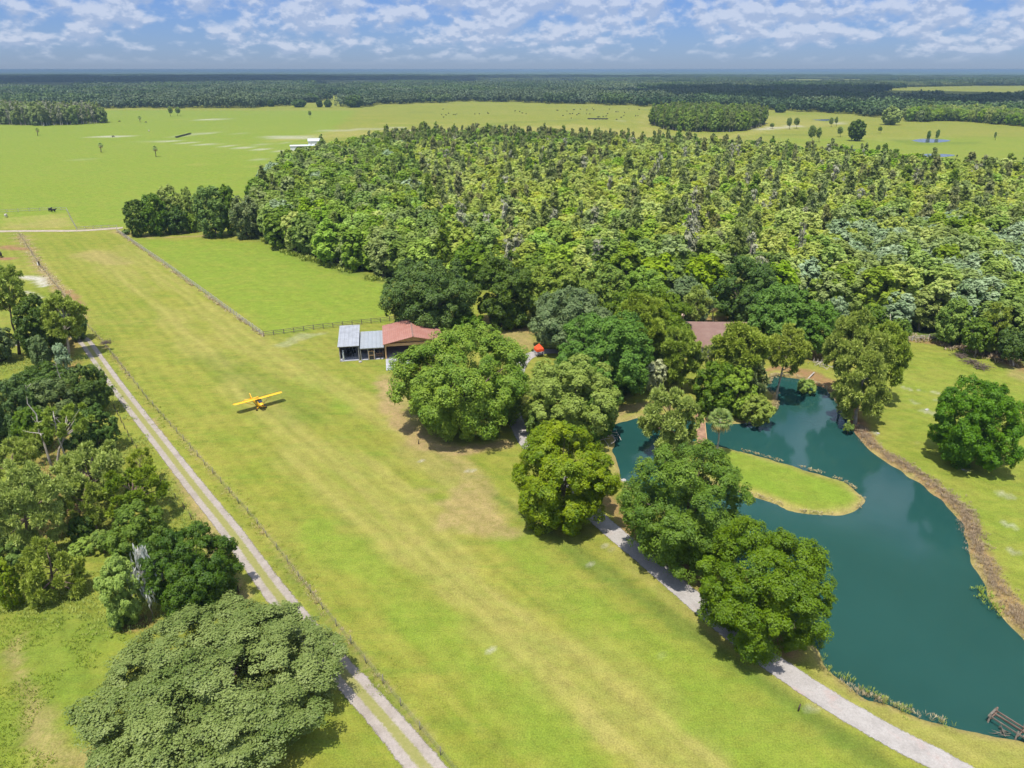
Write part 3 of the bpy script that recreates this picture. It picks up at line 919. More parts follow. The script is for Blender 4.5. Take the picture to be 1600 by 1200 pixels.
def _broad_crown(rng, rx, ry, rz, zc, nl, ns, nk, card, zmin, lobe, asp, rag, up, rzd):
    R = np.array([rx, ry, rz])
    d = unit(fib(nl, rng, zmin) + rng.normal(size=(nl, 3)) * .16)
    rr = rng.uniform(.64, .82, nl) + rng.normal(size=nl) * rag * .25
    low = d[:, 2] < -.3
    rr[low] *= .9
    lc = d * rr[:, None] * R
    lc[:, 2] *= np.where(d[:, 2] < 0, rzd / rz, 1.0)
    if rzd < rz:                               # low skirts stay wide, like a tree that grows down to the grass
        low_ = d[:, 2] < 0
        lc[low_, :2] *= (np.minimum(1.0, .80 / np.maximum(np.hypot(d[low_, 0], d[low_, 1]), .25)))[:, None] ** .6
    mean = (rx * ry * (rz + rzd) / 2) ** (1 / 3)
    lr = mean * rng.uniform(lobe[0], lobe[1], nl)
    ni = max(4, nl // 6)                       # a few lobes fill the middle
    lc = np.vstack([lc, unit(rng.normal(size=(ni, 3))) * R * rng.uniform(.15, .45, ni)[:, None]])
    lr = np.r_[lr, mean * rng.uniform(.25, .36, ni)]
    d = np.vstack([d, unit(lc[nl:])])
    nt = nl + ni
    sd = unit(rng.normal(size=(nt, ns, 3)) + d[:, None] * .85 + np.array([0, 0, .35]))
    sc = lc[:, None] + sd * (lr[:, None] * rng.uniform(.55, 1.0, (nt, ns)))[..., None] * np.array([1, 1, .9])
    sr = lr[:, None] * rng.uniform(.26, .46, (nt, ns))
    kd = unit(rng.normal(size=(nt, ns, nk, 3)) + sd[:, :, None] * .55 + np.array([0, 0, .2]))
    kp = sc[:, :, None] + kd * (sr[..., None] * rng.uniform(.55, 1.08, (nt, ns, nk)))[..., None]
    kn = unit(kd * .65 + sd[:, :, None] * .5 + np.array([0, 0, up]) + rng.normal(size=kd.shape) * .40)
    lt = rng.uniform(0, 1, nt)[:, None, None]
    stt = rng.uniform(0, 1, (nt, ns))[..., None]
    tint = (lt * .35 + stt * .40 + rng.uniform(0, 1, (nt, ns, nk)) * .45 - .1).ravel()
    Pc = kp.reshape(-1, 3)
    fx, fy = rx / np.percentile(abs(Pc[:, 0]), 98.5), ry / np.percentile(abs(Pc[:, 1]), 98.5)
    fu, fd = rz / np.percentile(Pc[:, 2], 99.2), rzd / -np.percentile(Pc[:, 2], .8)
    fz = np.where(Pc[:, 2] > 0, fu, fd)
    Pc = Pc * np.column_stack([np.full(len(Pc), fx), np.full(len(Pc), fy), fz]) + np.array([0, 0, zc])
    lc = lc * np.column_stack([np.full(nt, fx), np.full(nt, fy), np.where(lc[:, 2] > 0, fu, fd)])
    Pc[:, 2] = np.maximum(Pc[:, 2], .3)
    keep = rng.random(len(Pc)) < .97
    V = cards(rng, Pc[keep], kn.reshape(-1, 3)[keep], card, card * asp)
    return V, tint[keep], lc + np.array([0, 0, zc]), lr


def pine_crown(rng, rx, ry, rz, zc, npf=42, nk=170, card=.42, puff=(.15, .25), zmin=-.8, flat=.75):
    """needle puffs at the ends of whorled branches, gaps between them"""
    R = np.array([rx, ry, rz])
    d = unit(fib(npf, rng, zmin) + rng.normal(size=(npf, 3)) * .22)
    pc = d * rng.uniform(.50, .88, npf)[:, None] * R
    mean = (rx * ry * rz) ** (1 / 3)
    pr = mean * rng.uniform(puff[0], puff[1], npf)
    sub = 6
    sdir = unit(rng.normal(size=(npf, sub, 3)) + d[:, None] * .4 + np.array([0, 0, .5]))
    sc = pc[:, None] + sdir * (pr[:, None] * rng.uniform(.3, .8, (npf, sub)))[..., None] * np.array([1, 1, flat])
    sr = pr[:, None] * rng.uniform(.34, .56, (npf, sub))
    m = nk // sub
    kd = unit(rng.normal(size=(npf, sub, m, 3)) + sdir[:, :, None] * .3 + np.array([0, 0, .45]))
    kp = sc[:, :, None] + kd * (sr[..., None] * rng.uniform(.35, 1.0, (npf, sub, m)))[..., None]
    ax = unit(kd + rng.normal(size=kd.shape) * .35).reshape(-1, 3)
    nn = unit(np.cross(ax, rng.normal(size=ax.shape)) + np.array([0, 0, 1.8]))
    nn = unit(nn - ax * np.sum(nn * ax, 1, keepdims=True))
    lt = rng.uniform(0, 1, npf)[:, None, None]
    tint = (lt * .4 + rng.uniform(0, 1, (npf, sub, 1)) * .3 + rng.uniform(0, 1, (npf, sub, m)) * .35).ravel()
    V = cards(rng, kp.reshape(-1, 3) + np.array([0, 0, zc]), nn, card, card * .26, .1, ax)
    return V, tint, pc + np.array([0, 0, zc]), pr


def spire_crown(rng, r, z0, z1, npf=60, nk=34, card=.55, taper=.8, droop=.5, fill=1.0):
    """narrow swamp crown: drooping sprays round a straight stem"""
    t = np.sort(rng.uniform(0, 1, npf))
    prof = (np.clip(t / .22, .25, 1) * (1 - t * taper) ** .7)
    a = rng.uniform(0, 6.28, npf)
    rad = r * prof * rng.uniform(.15, .85, npf)
    pc = np.stack([np.cos(a) * rad, np.sin(a) * rad, z0 + (z1 - z0) * t], 1)
    pr = r * np.clip(prof, .3, 1) * rng.uniform(.28, .5, npf)
    kd = unit(rng.normal(size=(npf, nk, 3)))
    kp = pc[:, None] + kd * (pr[:, None] * rng.uniform(.3, 1, (npf, nk)))[..., None] * np.array([1, 1, .9])
    out = pc - np.array([0, 0, 1]) * pc[:, 2:3]
    out = unit(out + 1e-6)
    ax = unit(out[:, None] * .7 + np.array([0, 0, -droop]) + rng.normal(size=kd.shape) * .5).reshape(-1, 3)
    nn = unit(kd.reshape(-1, 3) * .5 + np.repeat(out, nk, 0) * .4 + np.array([0, 0, 1.0]) + rng.normal(size=(npf * nk, 3)) * .4)
    nn = unit(nn - ax * np.sum(nn * ax, 1, keepdims=True))
    tint = (rng.uniform(0, 1, npf)[:, None] * .5 + rng.uniform(0, 1, (npf, nk)) * .5).ravel()
    V = cards(rng, kp.reshape(-1, 3), nn, card, card * .5, .15, ax)
    return V, tint, pc, pr


def wobble(rng, a, b, n, amt):
    a, b = np.asarray(a, float), np.asarray(b, float)
    t = np.linspace(0, 1, n)[:, None]
    p = a + (b - a) * t
    p[1:-1] += rng.normal(size=(n - 2, 3)) * amt * np.linalg.norm(b - a)
    return p


def trunk_mb(rng, h, r, targets, fork=.35, sides=8, lean=0.0, straight=False):
    """tapered trunk from the ground with limbs reaching the given points"""
    mb = MB()
    top = np.array([lean * h, 0, h])
    p = wobble(rng, (0, 0, -.3), top, 6, .012 if straight else .03)
    rad = np.linspace(r, r * .30, 6)
    rad[0] *= 1.35
    mb.tube(p, rad, sides)
    for q in targets:
        q = np.asarray(q)
        f = np.clip(q[2] / max(h, .1) * .75, fork, .93) if straight else rng.uniform(fork, .8)
        k = f * 5
        i = min(int(k), 4)
        s = p[i] + (p[i + 1] - p[i]) * (k - i)
        rs = np.interp(f, np.linspace(0, 1, 6), rad) * .62
        mid = s + (q - s) * .5 + np.array([0, 0, .12 * np.linalg.norm(q - s) * (1 if not straight else -.1)])
        mb.tube([s, mid, q], [rs, rs * .65, rs * .2], max(4, sides - 3), False)
    return mb


def ellipsoid_fit(x0, y0, x1, y1, hb=1.2, base=None):
    """world place, half width, half height and centre height of a crown whose outline fills this box of the photo"""
    cx, cy = (x0 + x1) / 2, (y0 + y1) / 2
    dep = PITCH + math.atan((cy - CY) / F)
    if base is None:
        zc = 6.0
        for _ in range(14):
            P = at(cx, cy, zc)
            d = depth(P)
            W = (x1 - x0) / F * d / 2
            Hh = (y1 - y0) / F * d / 2
            rz = math.sqrt(max(Hh * Hh - (W * math.sin(dep)) ** 2, (.42 * W) ** 2)) / math.cos(dep)
            zc = zc * .4 + (hb + rz) * .6
        return P.x, P.y, W, rz, zc, 0.0
    B = at(*base)
    lo, hi = 0.5, 40.0
    for _ in range(40):
        zc = (lo + hi) / 2
        if proj((B.x, B.y, zc))[1] > cy: lo = zc
        else: hi = zc
    P = Vector((B.x, B.y, zc))
    d = depth(P)
    W = (x1 - x0) / F * d / 2
    Hh = (y1 - y0) / F * d / 2
    rz = math.sqrt(max(Hh * Hh - (W * math.sin(dep)) ** 2, (.42 * W) ** 2)) / math.cos(dep)
    dx = (cx - proj(P)[0]) / F * d
    return B.x, B.y, W, rz, zc, dx


LOWC = .40


def dome_fit(x0, y0, x1, y1, hb):
    """place, half width, upper and lower half heights, centre height of a dome whose widest part is low"""
    cx = (x0 + x1) / 2
    lo, hi = .3, 45.0
    for _ in range(46):
        hc = (lo + hi) / 2
        zc = hb + LOWC * hc
        yc = (y0 + y1) / 2
        for _k in range(8):
            P = at(cx, yc, zc)
            d = depth(P)
            dep = PITCH + math.atan((yc - CY) / F)
            W = (x1 - x0) / F * d / 2
            u = math.hypot(W * math.sin(dep), (1 - LOWC) * hc * math.cos(dep)) / d * F
            l_ = math.hypot(W * math.sin(dep), LOWC * hc * math.cos(dep)) / d * F
            yc = yc * .5 + (y0 + (y1 - y0) * u / (u + l_)) * .5
        if u + l_ > y1 - y0: hi = hc
        else: lo = hc
    hc = max(hc, .8 * W)
    return P.x, P.y, W, (1 - LOWC) * hc, LOWC * hc, hb + LOWC * hc


SEED = [100]


def fit_box(V, x, y, zc, box, base):
    """scale and place a crown so that its outline fills the box; with a known trunk foot only the crown moves"""
    sc, off = np.ones(3), np.zeros(3)
    x0, y0, x1, y1 = box
    Q = V[::7]
    for _ in range(12):
        W_ = Q * sc + off + np.array([x, y, 0])
        d = W_[:, 1] * CP + (H - W_[:, 2]) * SP
        u = CX + F * W_[:, 0] / d
        v = CY + F * ((H - W_[:, 2]) * CP - W_[:, 1] * SP) / d
        a, b = np.percentile(u, .25), np.percentile(u, 99.75)
        c, e = np.percentile(v, .25), np.percentile(v, 99.75)
        k = ((x1 - x0) / (b - a)) ** .8
        sc[:2] = np.clip(sc[:2] * k, .4, 2.0)
        kz = ((y1 - y0) / (e - c)) ** .9
        sc[2] = np.clip(sc[2] * kz, .45, 1.7)
        dm = depth((x, y, zc))
        mx, my = ((x0 + x1) - (a + b)) / 2, ((y0 + y1) - (c + e)) / 2
        if base is None:
            x += mx / F * dm
            yc_ = (c + e) / 2
            y += (at(0, yc_ + my, zc).y - at(0, yc_, zc).y) * .8
        else:
            off[0] += mx / F * dm
            zz = float(np.mean(Q[:, 2]))
            off[2] += zz * (sc[2] - sc[2] * kz) * 0 - my / F * dm * 1.05
    return x, y, sc, off


def tree(label, box, kind, mat, base=None, hb=.5, name=None, cat='tree', group=None, dens=1.0, card=None, bark='bark', depth_f=1.0, lobe=None, rot=None):
    SEED[0] += 1
    rng = np.random.default_rng(SEED[0])
    rzd = None
    if kind == 'oak' and base is None and box[2] - box[0] > 30:
        x, y, W, rz, rzd, zc = dome_fit(*box, hb)
        dx = 0.0
    else:
        x, y, W, rz, zc, dx = ellipsoid_fit(*box, hb=hb, base=base)
    W *= .97
    rz *= .97
    d = depth((x, y, zc))
    px = d / 710.0                                   # metres per rendered pixel
    nm = name or {'oak': 'oak_tree', 'pine': 'pine_tree', 'shrub': 'shrub', 'tall': 'tall_tree'}[kind]
    W2 = W * depth_f
    if kind in ('oak', 'shrub', 'tall'):
        c = card or max(px * 1.1, .13)
        area = 4 * math.pi * ((W * W2 + 2 * W * rz) / 3)
        nl = int(np.clip(area / (4.2 if kind != 'shrub' else 2.2), 12, 75)) if lobe is None else lobe
        total = int(np.clip(area * 3.4 * dens / (c * c * .9), 600, 170000 if card else 130000))
        ns = 13 if nl > 20 else 9
        nk = max(6, int(total / (nl * 1.16 * ns)))
        lb = (.14, .22) if nl > 90 else (.15, .26) if nl > 45 else (.20, .33) if nl > 24 else (.33, .5)
        V, tint, lc, lr = broad_crown(rng, W, W2, rz, zc, nl, ns, nk, c, lobe=lb, zmin=(-.8 if rzd else -.85) if kind != 'shrub' else -.4, rzd=rzd)
        x, y, sc, off = fit_box(V, x, y, zc, box, base)
        V, lc, zc = V * sc + off, lc * sc + off, zc * sc[2] + off[2]
        dx = off[0]
        tr = [lc[i] + np.array([0, 0, -lr[i] * .3]) for i in rng.permutation(nl)[:8 if kind != 'shrub' else 4]]
        mb = trunk_mb(rng, zc * .95, max(.10, min(W * .055, .75)), tr, .25 if kind == 'oak' else .12, 8, dx / max(zc, 1))
    else:
        c = card or max(px * 2.2, .28)
        npf = int(np.clip(W * rz * 2.6, 24, 80))
        vol = npf * (.22 * (W * W2 * rz) ** (1 / 3)) ** 2 * 12.6
        nk = int(np.clip(vol * 2.6 * dens / (c * c * .55) / npf, 60, 420))
        V, tint, lc, lr = pine_crown(rng, W, W2, rz, zc, npf, nk, c)
        x, y, sc, off = fit_box(V, x, y, zc, box, base)
        V, lc, zc, rz = V * sc + off, lc * sc + off, zc * sc[2] + off[2], rz * sc[2]
        dx = off[0]
        tr = [lc[i] for i in rng.permutation(npf)[:14]]
        mb = trunk_mb(rng, zc + rz * .55, max(.14, min(W * .06, .34)), tr, .45, 8, dx / max(zc, 1), True)
    V[:, 2] = np.maximum(V[:, 2], .05) if hb >= 0 else V[:, 2]
    t = thing(nm, label, cat, (x, y, 0), 0.0, group)
    mb.build('trunk', M[bark], t)
    link('crown', card_mesh('crown', V, tint, M[mat]), t)
    return t


def snag(label, base, top_y, mat='deadwood', nb=7, moss=0.0, spread=.35, name='dead_tree', h_top=None):
    SEED[0] += 1
    rng = np.random.default_rng(SEED[0])
    B = at(*base)
    lo, hi = .5, 40.0
    for _ in range(40):
        z = (lo + hi) / 2
        if proj((B.x, B.y, z))[1] > top_y: lo = z
        else: hi = z
    t = thing(name, label, 'dead tree', (B.x, B.y, 0))
    mb = MB()
    p = wobble(rng, (0, 0, -.2), (rng.normal() * .4, rng.normal() * .3, z), 7, .018)
    rad = np.linspace(max(.13, z * .015), .04, 7)
    mb.tube(p, rad, 8)
    ends = []
    for k in range(nb):
        f = rng.uniform(.42, .98)
        i = min(int(f * 6), 5)
        s = p[i] + (p[i + 1] - p[i]) * (f * 6 - i)
        a = k * 2.4 + rng.normal() * .4
        ln = z * spread * rng.uniform(.4, 1) * (1.15 - f * .6)
        e = s + np.array([math.cos(a) * ln, math.sin(a) * ln, ln * rng.uniform(.1, .7)])
        m_ = s + (e - s) * .55 + np.array([0, 0, -.06 * ln])
        r = np.interp(f, np.linspace(0, 1, 7), rad)
        mb.tube([s, m_, e], [r * .5, r * .3, .015], 6, False)
        ends.append((s, m_, e))
        e2 = m_ + (e - m_) * .6 + rng.normal(size=3) * ln * .22 + np.array([0, 0, ln * .15])
        mb.tube([m_, e2], [r * .3, .015], 5, False)
    mb.build('trunk', M[mat], t)
    if moss:
        cs, ax = [], []
        for s, m_, e in ends + [(p[3], p[4], p[5])]:
            for _ in range(int(50 * moss)):
                q = s + (e - s) * rng.uniform(.1, 1)
                ln = rng.uniform(.6, 3.2) * moss
                q0 = q + rng.normal(size=3) * .28
                for j in range(5):
                    cs.append(q0 + np.array([rng.normal() * .07, rng.normal() * .07, -ln * j / 5]))
        cs = np.array(cs)
        axv = unit(np.array([0, 0, -1.0]) + rng.normal(size=cs.shape) * .18)
        nn = unit(np.cross(axv, rng.normal(size=cs.shape)))
        V = cards(rng, cs, nn, .38, .07, .0, axv)
        link('moss', card_mesh('moss', V, rng.uniform(0, 1, len(cs)), M['moss']), t)
    return t


def palm(label, base, crown, rpx, dead=.35, group=None, trunk_r=.17, coarse=False):
    SEED[0] += 1
    rng = np.random.default_rng(SEED[0])
    B = at(*base)
    lo, hi = .5, 40.0
    for _ in range(40):
        z = (lo + hi) / 2
        if proj((B.x, B.y, z))[1] > crown[1]: lo = z
        else: hi = z
    R = rpx / F * depth((B.x, B.y, z))
    dx = (crown[0] - proj((B.x, B.y, z))[0]) / F * depth((B.x, B.y, z))
    t = thing('palm_tree', label, 'palm', (B.x, B.y, 0), 0, group)
    mb = MB()
    p = wobble(rng, (0, 0, -.2), (dx, 0, z), 6, .008)
    mb.tube(p, [trunk_r * 1.3, trunk_r, trunk_r * .95, trunk_r * .95, trunk_r, trunk_r * 1.25], 9)
    mb.build('trunk', M['bark_pale' if not coarse else 'bark'], t)
    nf = 34 if coarse else 44
    for part, m_, lo_, hi_, n_ in (('crown', 'palm', -.35, 1.0, nf), ('dead_fronds', 'palm_dead', -.95, -.35, int(nf * dead))):
        if n_ == 0:
            continue
        Vs, tints = [], []
        dd = fib(n_, rng, -1)
        dd[:, 2] = lo_ + (hi_ - lo_) * (dd[:, 2] + 1) / 2
        dd[:, :2] = unit(dd[:, :2]) * np.sqrt(np.maximum(.02, 1 - dd[:, 2:3] ** 2))
        for d in dd:
            d = unit(d + rng.normal(size=3) * .1)
            c0 = np.array([dx, 0, z]) + d * R * .50
            side = unit(np.cross(d, [0, 0, 1.0]) + rng.normal(size=3) * .05)
            upv = unit(np.cross(side, d))
            nb = 9
            tt = rng.uniform(0, 1)
            for k in range(nb):                           # fan of stiff blades that bend down at the tip
                an = (k - (nb - 1) / 2) / (nb - 1) * 2.5
                ax = unit(d * math.cos(an) + side * math.sin(an) + upv * .05)
                ln = R * .52 * (1 - .22 * abs(an) / 1.25)
                tip = c0 + ax * ln + np.array([0, 0, -.30 * ln])
                midp = c0 + ax * ln * .6
                w = R * .042
                sv = unit(np.cross(ax, upv)) * w
                Vs += [c0, midp + sv, tip, midp - sv]
                tints.append(tt * .6 + rng.uniform(0, .4))
            Vs += [np.array([dx, 0, z]), c0 + side * R * .015, c0 + d * .02, c0 - side * R * .015]
            tints.append(.3)
        link(part, card_mesh(part, np.array(Vs), np.array(tints), M[m_]), t)
    return t


# ---- the left woodland, from far to near
tree('tall slim pine with a long bare trunk at the left photo edge', (-30, 412, 42, 482), 'pine', 'pine', base=(30, 553), bark='bark_pine', dens=.7)
tree('dark green oak behind the slim pine where the gravel track leaves the woodland', (20, 460, 92, 556), 'oak', 'oak_dark')
tree('slim yellow-green pine on a thin pale trunk at the bend of the gravel track', (64, 456, 134, 526), 'pine', 'pine', base=(107, 557), bark='bark_pale', dens=.8)
tree('grey-green bushy tree left of the tall slim pine', (-40, 505, 27, 565), 'oak', 'grey')
tree('dark little oak right under the slim pine, shading the track', (95, 478, 136, 530), 'oak', 'oak_dark')
tree('small bright green bush between the two slim pines', (82, 508, 106, 540), 'shrub', 'oak_bright', hb=.2, cat='bush')
tree('silver-grey mossy shrub below the slim yellow-green pine', (82, 536, 112, 580), 'shrub', 'silver', hb=.2, cat='bush')
tree('grey-green shrub left of the silver-grey mossy shrub', (42, 524, 80, 578), 'shrub', 'grey', hb=.2, cat='bush')
tree('low spreading dark oak in front of the silver-grey shrubs', (14, 566, 112, 622), 'oak', 'oak_dark')
tree('dark round oak nearest the bend of the gravel track', (90, 570, 176, 652), 'oak', 'oak_dark')
tree('grey-green oak behind the white forked dead tree', (40, 592, 120, 668), 'oak', 'grey')
tree('big dark oak cut by the left edge of the photo behind the dead trees', (-45, 590, 64, 692), 'oak', 'oak_dark')
tree('dark oak beside the track, casting shadow toward the gravel', (112, 632, 186, 706), 'oak', 'oak_dark')
snag('white forked dead tree standing above the flat-topped pine', (84, 738), 602, nb=6, spread=.26)
snag('thin bare pale trunk standing right of the twin-trunk pine', (112, 742), 640, nb=4, spread=.12)
snag('broken brown dead trunk in front of the dark round oak', (112, 648), 566, 'bark_pale', nb=7, spread=.14)
tree('flat-topped light pine with twin pale trunks', (56, 630, 146, 682), 'pine', 'pine', base=(87, 739), bark='bark_pale')
tree('bright pine at the left edge below the big dark oak', (-35, 684, 62, 752), 'pine', 'pine', base=(5, 775), bark='bark_pine')
tree('small light pine tucked left of the twin trunks', (30, 668, 72, 704), 'pine', 'pine', base=(52, 725), bark='bark_pine')
tree('wide olive pine nearest the twin pale trunks, fork showing at its foot', (84, 690, 206, 786), 'pine', 'pine', base=(138, 792), bark='bark_pine')
tree('large dense pine filling the left edge of the woodland', (-45, 722, 112, 868), 'pine', 'pine', base=(42, 858), bark='bark_pine', dens=1.2)
tree('light green pine beside the road fence', (150, 728, 262, 806), 'pine', 'oak_bright', base=(205, 812), bark='bark_pine', dens=1.1)
tree('slender young pine with a bare dark trunk below the olive pine', (132, 790, 166, 822), 'pine', 'pine', base=(150, 832), bark='bark_pine')
tree('mid green oak joined to the dark live oak by the road fence', (158, 782, 268, 892), 'oak', 'oak')
tree('dark live oak leaning over the road verge above the giant oak', (222, 818, 374, 960), 'oak', 'oak_dark')
tree('olive young pine above the lower left meadow', (28, 842, 132, 956), 'pine', 'pine', hb=1.0, base=(82, 930), bark='bark_pine', dens=1.2)
tree('yellow-green leafy thicket beside the mossy dead tree', (148, 868, 226, 978), 'oak', 'lime', hb=.3)
tree('yellow-green bush at the left edge under the large pine', (-20, 872, 36, 950), 'shrub', 'oak_bright', hb=.2, cat='bush')
tree('green bush between the olive young pine and the yellow-green thicket', (106, 838, 146, 872), 'shrub', 'lime', hb=.2, cat='bush')
snag('grey dead tree draped with hanging moss', (240, 964), 858, 'bark_pale', nb=9, moss=.7, spread=.30)
tree('low dark bush at the foot of the yellow-green thicket', (168, 956, 202, 986), 'shrub', 'oak_dark', hb=.1, cat='bush')
tree('bright green sapling poking up behind the giant oak', (304, 930, 348, 968), 'shrub', 'lime', hb=.2, cat='bush')
tree('dark bush at the back right of the giant oak', (374, 946, 424, 984), 'shrub', 'oak_dark', hb=.1, cat='bush')
tree('giant grey-green live oak filling the bottom left corner', (116, 940, 530, 1240), 'tall', 'giant', hb=.6, name='oak_tree', dens=1.15, card=.15, lobe=125)

# ---- the driveway oaks and the garden
tree('huge bright green oak in front of the red-roofed hangar', (612, 510, 824, 684), 'oak', 'oak_bright', dens=1.1)
tree('pale yellow-green tree behind the bright driveway oak', (822, 556, 966, 690), 'oak', 'pale')
tree('bright green oak standing on the left of the driveway', (804, 660, 964, 832), 'oak', 'oak_bright', dens=1.1)
tree('dark green oak between the driveway and the pond, beside the bright oak', (972, 692, 1172, 900), 'oak', 'oak')
tree('dark green oak nearest the open pond at the lower end of the row', (1094, 812, 1300, 1030), 'oak', 'oak')
tree('rich green oak right of the orange canopy', (874, 490, 1018, 632), 'oak', 'rich')
tree('blue-grey live oak behind the orange canopy', (830, 450, 956, 552), 'oak', 'grey')
tree('yellow-green pine rising behind the rich green oak', (964, 460, 1042, 545), 'pine', 'pine', base=(1005, 590), bark='bark_pine', dens=1.2)
tree('broad green oak left of the house chimney', (938, 448, 1078, 560), 'oak', 'oak')
tree('rounded yellow-green oak right of the dark garden oak', (818, 408, 922, 500), 'oak', 'oak_bright')
tree('dark round oak shading the brown garden lawn', (738, 394, 832, 512), 'oak', 'oak_dark')
tree('dark moss-hung oak behind the hangar roof', (598, 406, 744, 522), 'oak', 'oak_dark', hb=1.6)
tree('small rounded bush beside the hangar, under the dark moss-hung oak', (704, 488, 756, 526), 'shrub', 'oak', hb=.2, cat='bush')
tree('yellow-green tree between the rounded oak and the broad green oak', (906, 412, 978, 482), 'oak', 'oak_bright')
tree('second yellow-green tree behind the broad green oak', (968, 418, 1046, 482), 'oak', 'lime')
tree('grey olive oak behind the house chimney', (1036, 432, 1114, 512), 'oak', 'grey')
tree('tall dark green tree behind the yellow palm', (1116, 402, 1218, 506), 'oak', 'oak_dark')
tree('brilliant green oak right of the house, the larger of the pair', (1170, 444, 1268, 548), 'oak', 'rich', hb=1.6)
tree('brilliant green oak above the pond head, the smaller of the pair', (1236, 470, 1312, 552), 'oak', 'rich', hb=1.6)
tree('small silvery tree peeping over the brilliant green oaks', (1290, 464, 1326, 506), 'oak', 'silver', hb=3)
tree('yellow-green pine in front of the left half of the house', (1034, 512, 1098, 598), 'pine', 'pine', base=(1066, 610), bark='bark_pine', dens=1.1)
tree('rounded wide pine hiding the right half of the house', (1114, 506, 1204, 590), 'pine', 'pine', base=(1150, 628), bark='bark_pine', dens=1.2)
tree('pine on a bare leaning trunk at the pond head, shading the water', (1198, 508, 1268, 582), 'pine', 'pine', base=(1212, 625), bark='bark_pale', dens=1.0)
tree('green shrubby tree at the landward end of the footbridge', (1084, 566, 1148, 652), 'oak', 'oak', hb=.4)
tree('golden-green shrubby tree on the little headland', (1126, 572, 1184, 652), 'oak', 'lime', hb=.3)
tree('grey-green pine behind the shrubs of the headland', (1140, 555, 1200, 625), 'pine', 'cypress', base=(1165, 640), bark='bark_pine')
tree('low pale bush over the water on the headland tip', (1156, 616, 1212, 664), 'shrub', 'pale', hb=.1, cat='bush')
tree('light pine leaning over the water beside the footbridge', (1000, 606, 1096, 702), 'pine', 'pine', base=(1043, 706), bark='bark_pine', dens=.75)
tree('cream-flowering shrub beside the rich green oak', (1008, 562, 1042, 618), 'shrub', 'blossom', hb=.3, cat='bush')
tree('small dark shrub on the lawn in front of the house', (1040, 572, 1068, 598), 'shrub', 'oak_dark', hb=.1, cat='bush')
tree('olive shrub on the left of the bridge-side lawn', (1076, 590, 1098, 614), 'shrub', 'weed', hb=.1, cat='bush')
tree('mid green tree filling the gap between the pale driveway tree and the orange canopy', (860, 560, 896, 608), 'oak', 'oak', hb=.3)
tree('olive shrub at the left foot of the pale driveway tree', (822, 640, 850, 690), 'shrub', 'oak', hb=.1, cat='bush')
tree('green tree between the pale driveway tree and the left arm of the pond', (905, 610, 960, 690), 'oak', 'oak', hb=.3)
tree('dark green tree between the broad green oak and the house front pine', (1000, 520, 1052, 590), 'oak', 'oak', hb=.3)
tree('light green pine right behind the house chimney', (1064, 446, 1112, 500), 'pine', 'pine', hb=3)
tree('grey-green pine between the two house pines', (1084, 540, 1130, 594), 'pine', 'pale', base=(1110, 612), bark='bark_pine')
tree('dark tree at the right end of the house', (1196, 486, 1246, 548), 'oak', 'oak', hb=.5)
tree('olive pine between the rounded wide pine and the headland', (1128, 540, 1190, 606), 'pine', 'pine', base=(1158, 634), bark='bark_pine')
tree('green tree filling behind the shore pines', (1330, 476, 1392, 546), 'oak', 'oak', hb=.5)
tree('yellow-green pine low on the shore below the shore pines', (1300, 580, 1350, 640), 'pine', 'pine', base=(1322, 652), bark='bark_pine')
tree('dark oak in the gap behind the twin-trunk pine', (92, 668, 150, 730), 'oak', 'oak_dark')
tree('mid green oak between the large dense pine and the bright edge pine', (0, 740, 62, 800), 'oak', 'oak')
tree('mid green bush below the olive pine, nearest the road fence', (196, 752, 232, 790), 'shrub', 'oak', hb=.2, cat='bush')
tree('dark bush in the shade right of the large dense pine', (104, 806, 148, 848), 'shrub', 'oak_dark', hb=.2, cat='bush')
tree('light green bush under the slender young pine', (140, 828, 178, 866), 'shrub', 'oak_bright', hb=.2, cat='bush')
tree('green oak at the left edge between the two pines', (-20, 836, 44, 896), 'oak', 'oak')
tree('olive pine filling the woodland behind the wide olive pine', (196, 700, 240, 742), 'pine', 'pine', base=(214, 756), bark='bark_pine')
tree('green pine in the middle of the left woodland', (96, 752, 160, 806), 'pine', 'pine', base=(120, 826), bark='bark_pine')
tree('mid green oak in the left woodland beside the big dark oak', (18, 636, 84, 706), 'oak', 'oak')
tree('bright green oak in the left woodland under the slim pines', (50, 478, 96, 528), 'oak', 'oak')
palm('cabbage palm with a round head on the grassy spit', (1120, 710), (1126, 655), 22)
palm('yellowing cabbage palm behind the house roof', (1115, 506), (1113, 476), 13, dead=.9)
tree('tall pine at the pond head, back of the shore pines', (1288, 486, 1372, 580), 'pine', 'pine', base=(1318, 622), bark='bark_pine')
tree('tall pine leaning over the pond corner, front of the shore pines', (1306, 524, 1396, 650), 'pine', 'pine', base=(1336, 662), bark='bark_pale', dens=1.1)
tree('wide pine on the lawn side of the shore pines', (1344, 504, 1422, 600), 'pine', 'pine', base=(1378, 628), bark='bark_pine')
tree('leafy green tree at the back corner of the right lawn', (1380, 498, 1424, 566), 'oak', 'oak', hb=.4)
snag('grey bare-topped tree among the shore pines', (1370, 600), 492, 'bark_pale', nb=14, spread=.20)
tree('low green bush at the water edge under the shore pines', (1317, 660, 1335, 674), 'shrub', 'oak', hb=.05, cat='bush')
tree('dark green round tree standing alone on the right lawn', (1454, 590, 1604, 730), 'oak', 'rich', hb=.5)
palm('palm with hanging yellow fronds at the edge of the right wood', (1478, 534), (1476, 500), 15, dead=1.0)
tree('vivid green maple behind the palm with yellow fronds', (1462, 465, 1516, 538), 'oak', 'oak_bright', hb=.8)
tree('green tree with thin white trunk right of the vivid maple', (1504, 496, 1556, 548), 'oak', 'oak', base=(1522, 556), bark='bark_pale')
